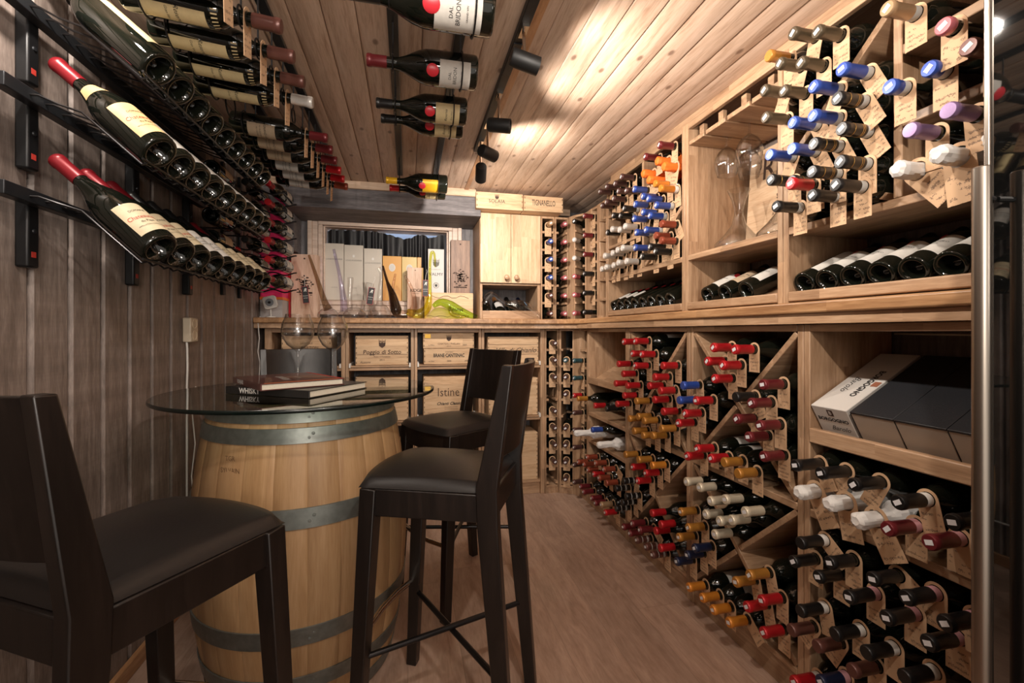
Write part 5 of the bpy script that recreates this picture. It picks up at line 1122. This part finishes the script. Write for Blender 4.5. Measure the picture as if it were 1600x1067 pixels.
for k in range(90):
    a = rnd.uniform(0, 6.3); q = rnd.random() ** .5
    pl.prism([(.070 * q * cos(a) + dx, .220 + .042 * q * sin(a) + dz) for dx, dz in ((-.007, 0), (0, -.004), (.006, .001), (.001, .004))], 0, .0003, 0, ML)
pl.text('AZIENDA AGRICOLA', .018, ML @ Matrix.Translation((0, .150, 0)), 0); pl.text('di Nomadi', .016, ML @ Matrix.Translation((0, .128, 0)), 0); pl.text("Serralunga d'Alba (CN)", .017, ML @ Matrix.Translation((0, .105, 0)), 0, shear=.2)
pl.prism([(-.10, .03), (.10, .03), (.10, .075), (-.10, .075)], 0, .0003, 0, ML)
lidb.add(pl.v, pl.f, 1); lidb.build('board', [LIDM, INK], lid)
# gift boxes on the sloping shelf
an = math.atan2(.15, .262); Yb = [1.148, 1.022, .905, .788, .671]
cardw = plain('pearl_card', (.62, .59, .55), .45); cardb = plain('black_grained_card', (.016, .017, .020), .42, bump=.3, nscale=300); cardg = plain('warm_grey_card', (.46, .39, .32), .55)
for i in range(4):
    w = .115; t = thing('gift_box', ['white Borgogno gift box at the left end of the sloping shelf', 'leftmost black-topped gift box, touching the white one', 'middle black-topped gift box on the sloping shelf', 'black-topped gift box half hidden by the fridge handle'][i], 'gift box', (XF + .022, Yb[i], .845))
    M = Matrix.Translation((XF + .046, Yb[i], .8622)) @ Matrix.Rotation(-an, 4, 'Y')          # local x up the slope, z out of it
    yl, yh = -w, 0
    if i == 0:
        p = MB(); MF = M @ Matrix.Rotation(-pi / 2, 4, 'Z') @ Matrix.Rotation(pi / 2, 4, 'X')       # front end, text right way up
        p.text('BORGOGNO', .0165, MF @ Matrix.Translation((w / 2, .058, .0008)), 1, bold=.0006); p.prism([(w / 2 - .009, .072), (w / 2 + .009, .072), (w / 2 + .009, .092), (w / 2 - .009, .092)], 0, .0006, 0, MF); p.text('B', .016, MF @ Matrix.Translation((w / 2, .082, .0012)), 3, bold=.0006)
        p.text('Barolo', .022, MF @ Matrix.Translation((w / 2 + .012, .030, .0008)), 1, shear=.5)
        MT = M @ Matrix.Translation((0, 0, .1008)) @ Matrix.Rotation(pi / 2, 4, 'Z')                  # top face, reads from the far end
        p.text('BORGOGNO', .024, MT @ Matrix.Rotation(0, 4, 'Z') @ Matrix.Translation((-w / 2 - .02, -.14, 0)) @ Matrix.Rotation(pi / 2, 4, 'Z'), 1, bold=.0008); p.prism([(-.010, -.012), (.010, -.012), (.010, .012), (-.010, .012)], 0, .0004, 2, MT @ Matrix.Translation((-w / 2 + .045 - .09, -.14, 0)))
        p.text('Barolo', .030, MT @ Matrix.Translation((-w / 2 + .022, -.13, 0)) @ Matrix.Rotation(pi / 2, 4, 'Z'), 1, shear=.5)
        q = MB().cbox(.0, .31, yl, yh, 0, .100, .0015, 0, M); nb = len(q.v); q.v += p.v; q.f += [tuple(i + nb for i in f) for f in p.f]; q.m += [k + 1 for k in p.m]; q.build('box_body', [cardw, INK, INKB, plain('copper_print', (.30, .11, .06), .5), cardw], t)
    else:
        MB().box(.0, .31, yl, yh, 0, .094, 0, M).build('box_body', cardg, t, .002)
        MB().box(-.001, .31, yl - .0005, yh + .0005, .0945, .1005, 0, M).build('box_lid', cardb, t, .0015)
        MB().box(-.0005, .31, yh, yh + .0012, .0, .094, 0, M).build('dark_side', cardb, t)
# fridge
fg = thing('wine_fridge', 'tall wine fridge with dark glass door and steel handle at the right edge', 'fridge', (1.3, .3, 0))
MB().box(1.012, 1.62, -.25, .556, 0, 2.085).build('cabinet', plain('fridge_black', (.012, .011, .011), .5), fg)
MB().box(.984, 1.010, .5845, .5935, .02, 2.08).box(.984, 1.010, -.25, .5845, 2.05, 2.08).box(.984, 1.010, -.25, .5845, .02, .08).build('door_frame', STEEL, fg, .002)
TG = plain('dark_tinted_glass', (.004, .004, .004), .02, coat=1.0); TG.node_tree.nodes['Principled BSDF'].inputs['IOR'].default_value = 2.3
MB().box(.990, 1.008, -.25, .5842, .08, 2.05).build('glass_pane', TG, fg)
hd = MB().lathe([(0, .10), (.011, .10), (.0125, .102), (.0125, 1.447), (.011, 1.449), (0, 1.449)], 24, 0, Matrix.Translation((.945, .572, 0))).build('handle', STEEL, fg)
for z in (.25, 1.40): MB().tube([(.945, .572, z), (.985, .580, z)], .005, 8).build('handle_post', RUBB, hd)
# cord strung under the counter shelf
tag(MB().tube([(1.525, 1.15, 1.165), (1.50, 1.0, 1.163), (1.50, .8, 1.161), (1.50, .72, 1.158), (1.51, .69, 1.15)], .003, 6).build('cable', PLASTC), 'pale cord strung above the gift boxes', 'cord')

# ------------------------------------------------------------------ light
for p, d, e, s in (((.352, .95, 2.03), (1, -.25, -.30), 15, 140), ((-.73, 1.02, 2.115), (-.22, .75, -.62), 15, 165), ((-.30, .30, 2.10), (-.30, .88, -.42), 14, 140), ((.352, .0, 2.05), (.22, .95, -.28), 36, 140)):  # unseen lamps without fixtures: wall lamp inferred, camera-side ones added as fill
    lamp(Vector(p) + Vector(d).normalized() * .055, d, e, s)
lamp((.1, -1.2, 1.55), (.0, .80, .60), 95, 150, r=.30)                # added fill lamp behind the camera, thrown up on the ceiling for bounce light
A = bpy.data.lights.new('dusk_light', 'AREA'); A.energy = 14; A.size = 1.0; A.color = (.12, .42, 1)
o = bpy.data.objects.new('dusk_light', A); COL.objects.link(o); o.matrix_basis = Matrix.Translation((-.1, YB + .5, 2.9))
W = bpy.data.worlds.new('World'); SC.world = W; W.use_nodes = True
W.node_tree.nodes['Background'].inputs[0].default_value = (1, .90, .80, 1); W.node_tree.nodes['Background'].inputs[1].default_value = .8
# ------------------------------------------------------------------ camera
cam = bpy.data.cameras.new('camera'); cam.sensor_width = 36; cam.lens = FOC / 1600 * 36; cam.shift_y = -(533.5 - 519) / 1600; cam.clip_start = .05
co = bpy.data.objects.new('camera', cam); COL.objects.link(co); co.location = (0, 0, CAM_H); co.rotation_euler = (pi / 2, 0, -YAW); SC.camera = co
SC.view_settings.view_transform = 'Standard'; SC.view_settings.look = 'None'; SC.view_settings.exposure = 0.6; SC.view_settings.gamma = 1.0; SC.view_settings.use_curve_mapping = False
SC.cycles.use_denoising = True; SC.cycles.max_bounces = 8; SC.cycles.transparent_max_bounces = 24; SC.cycles.sample_clamp_indirect = 4.0
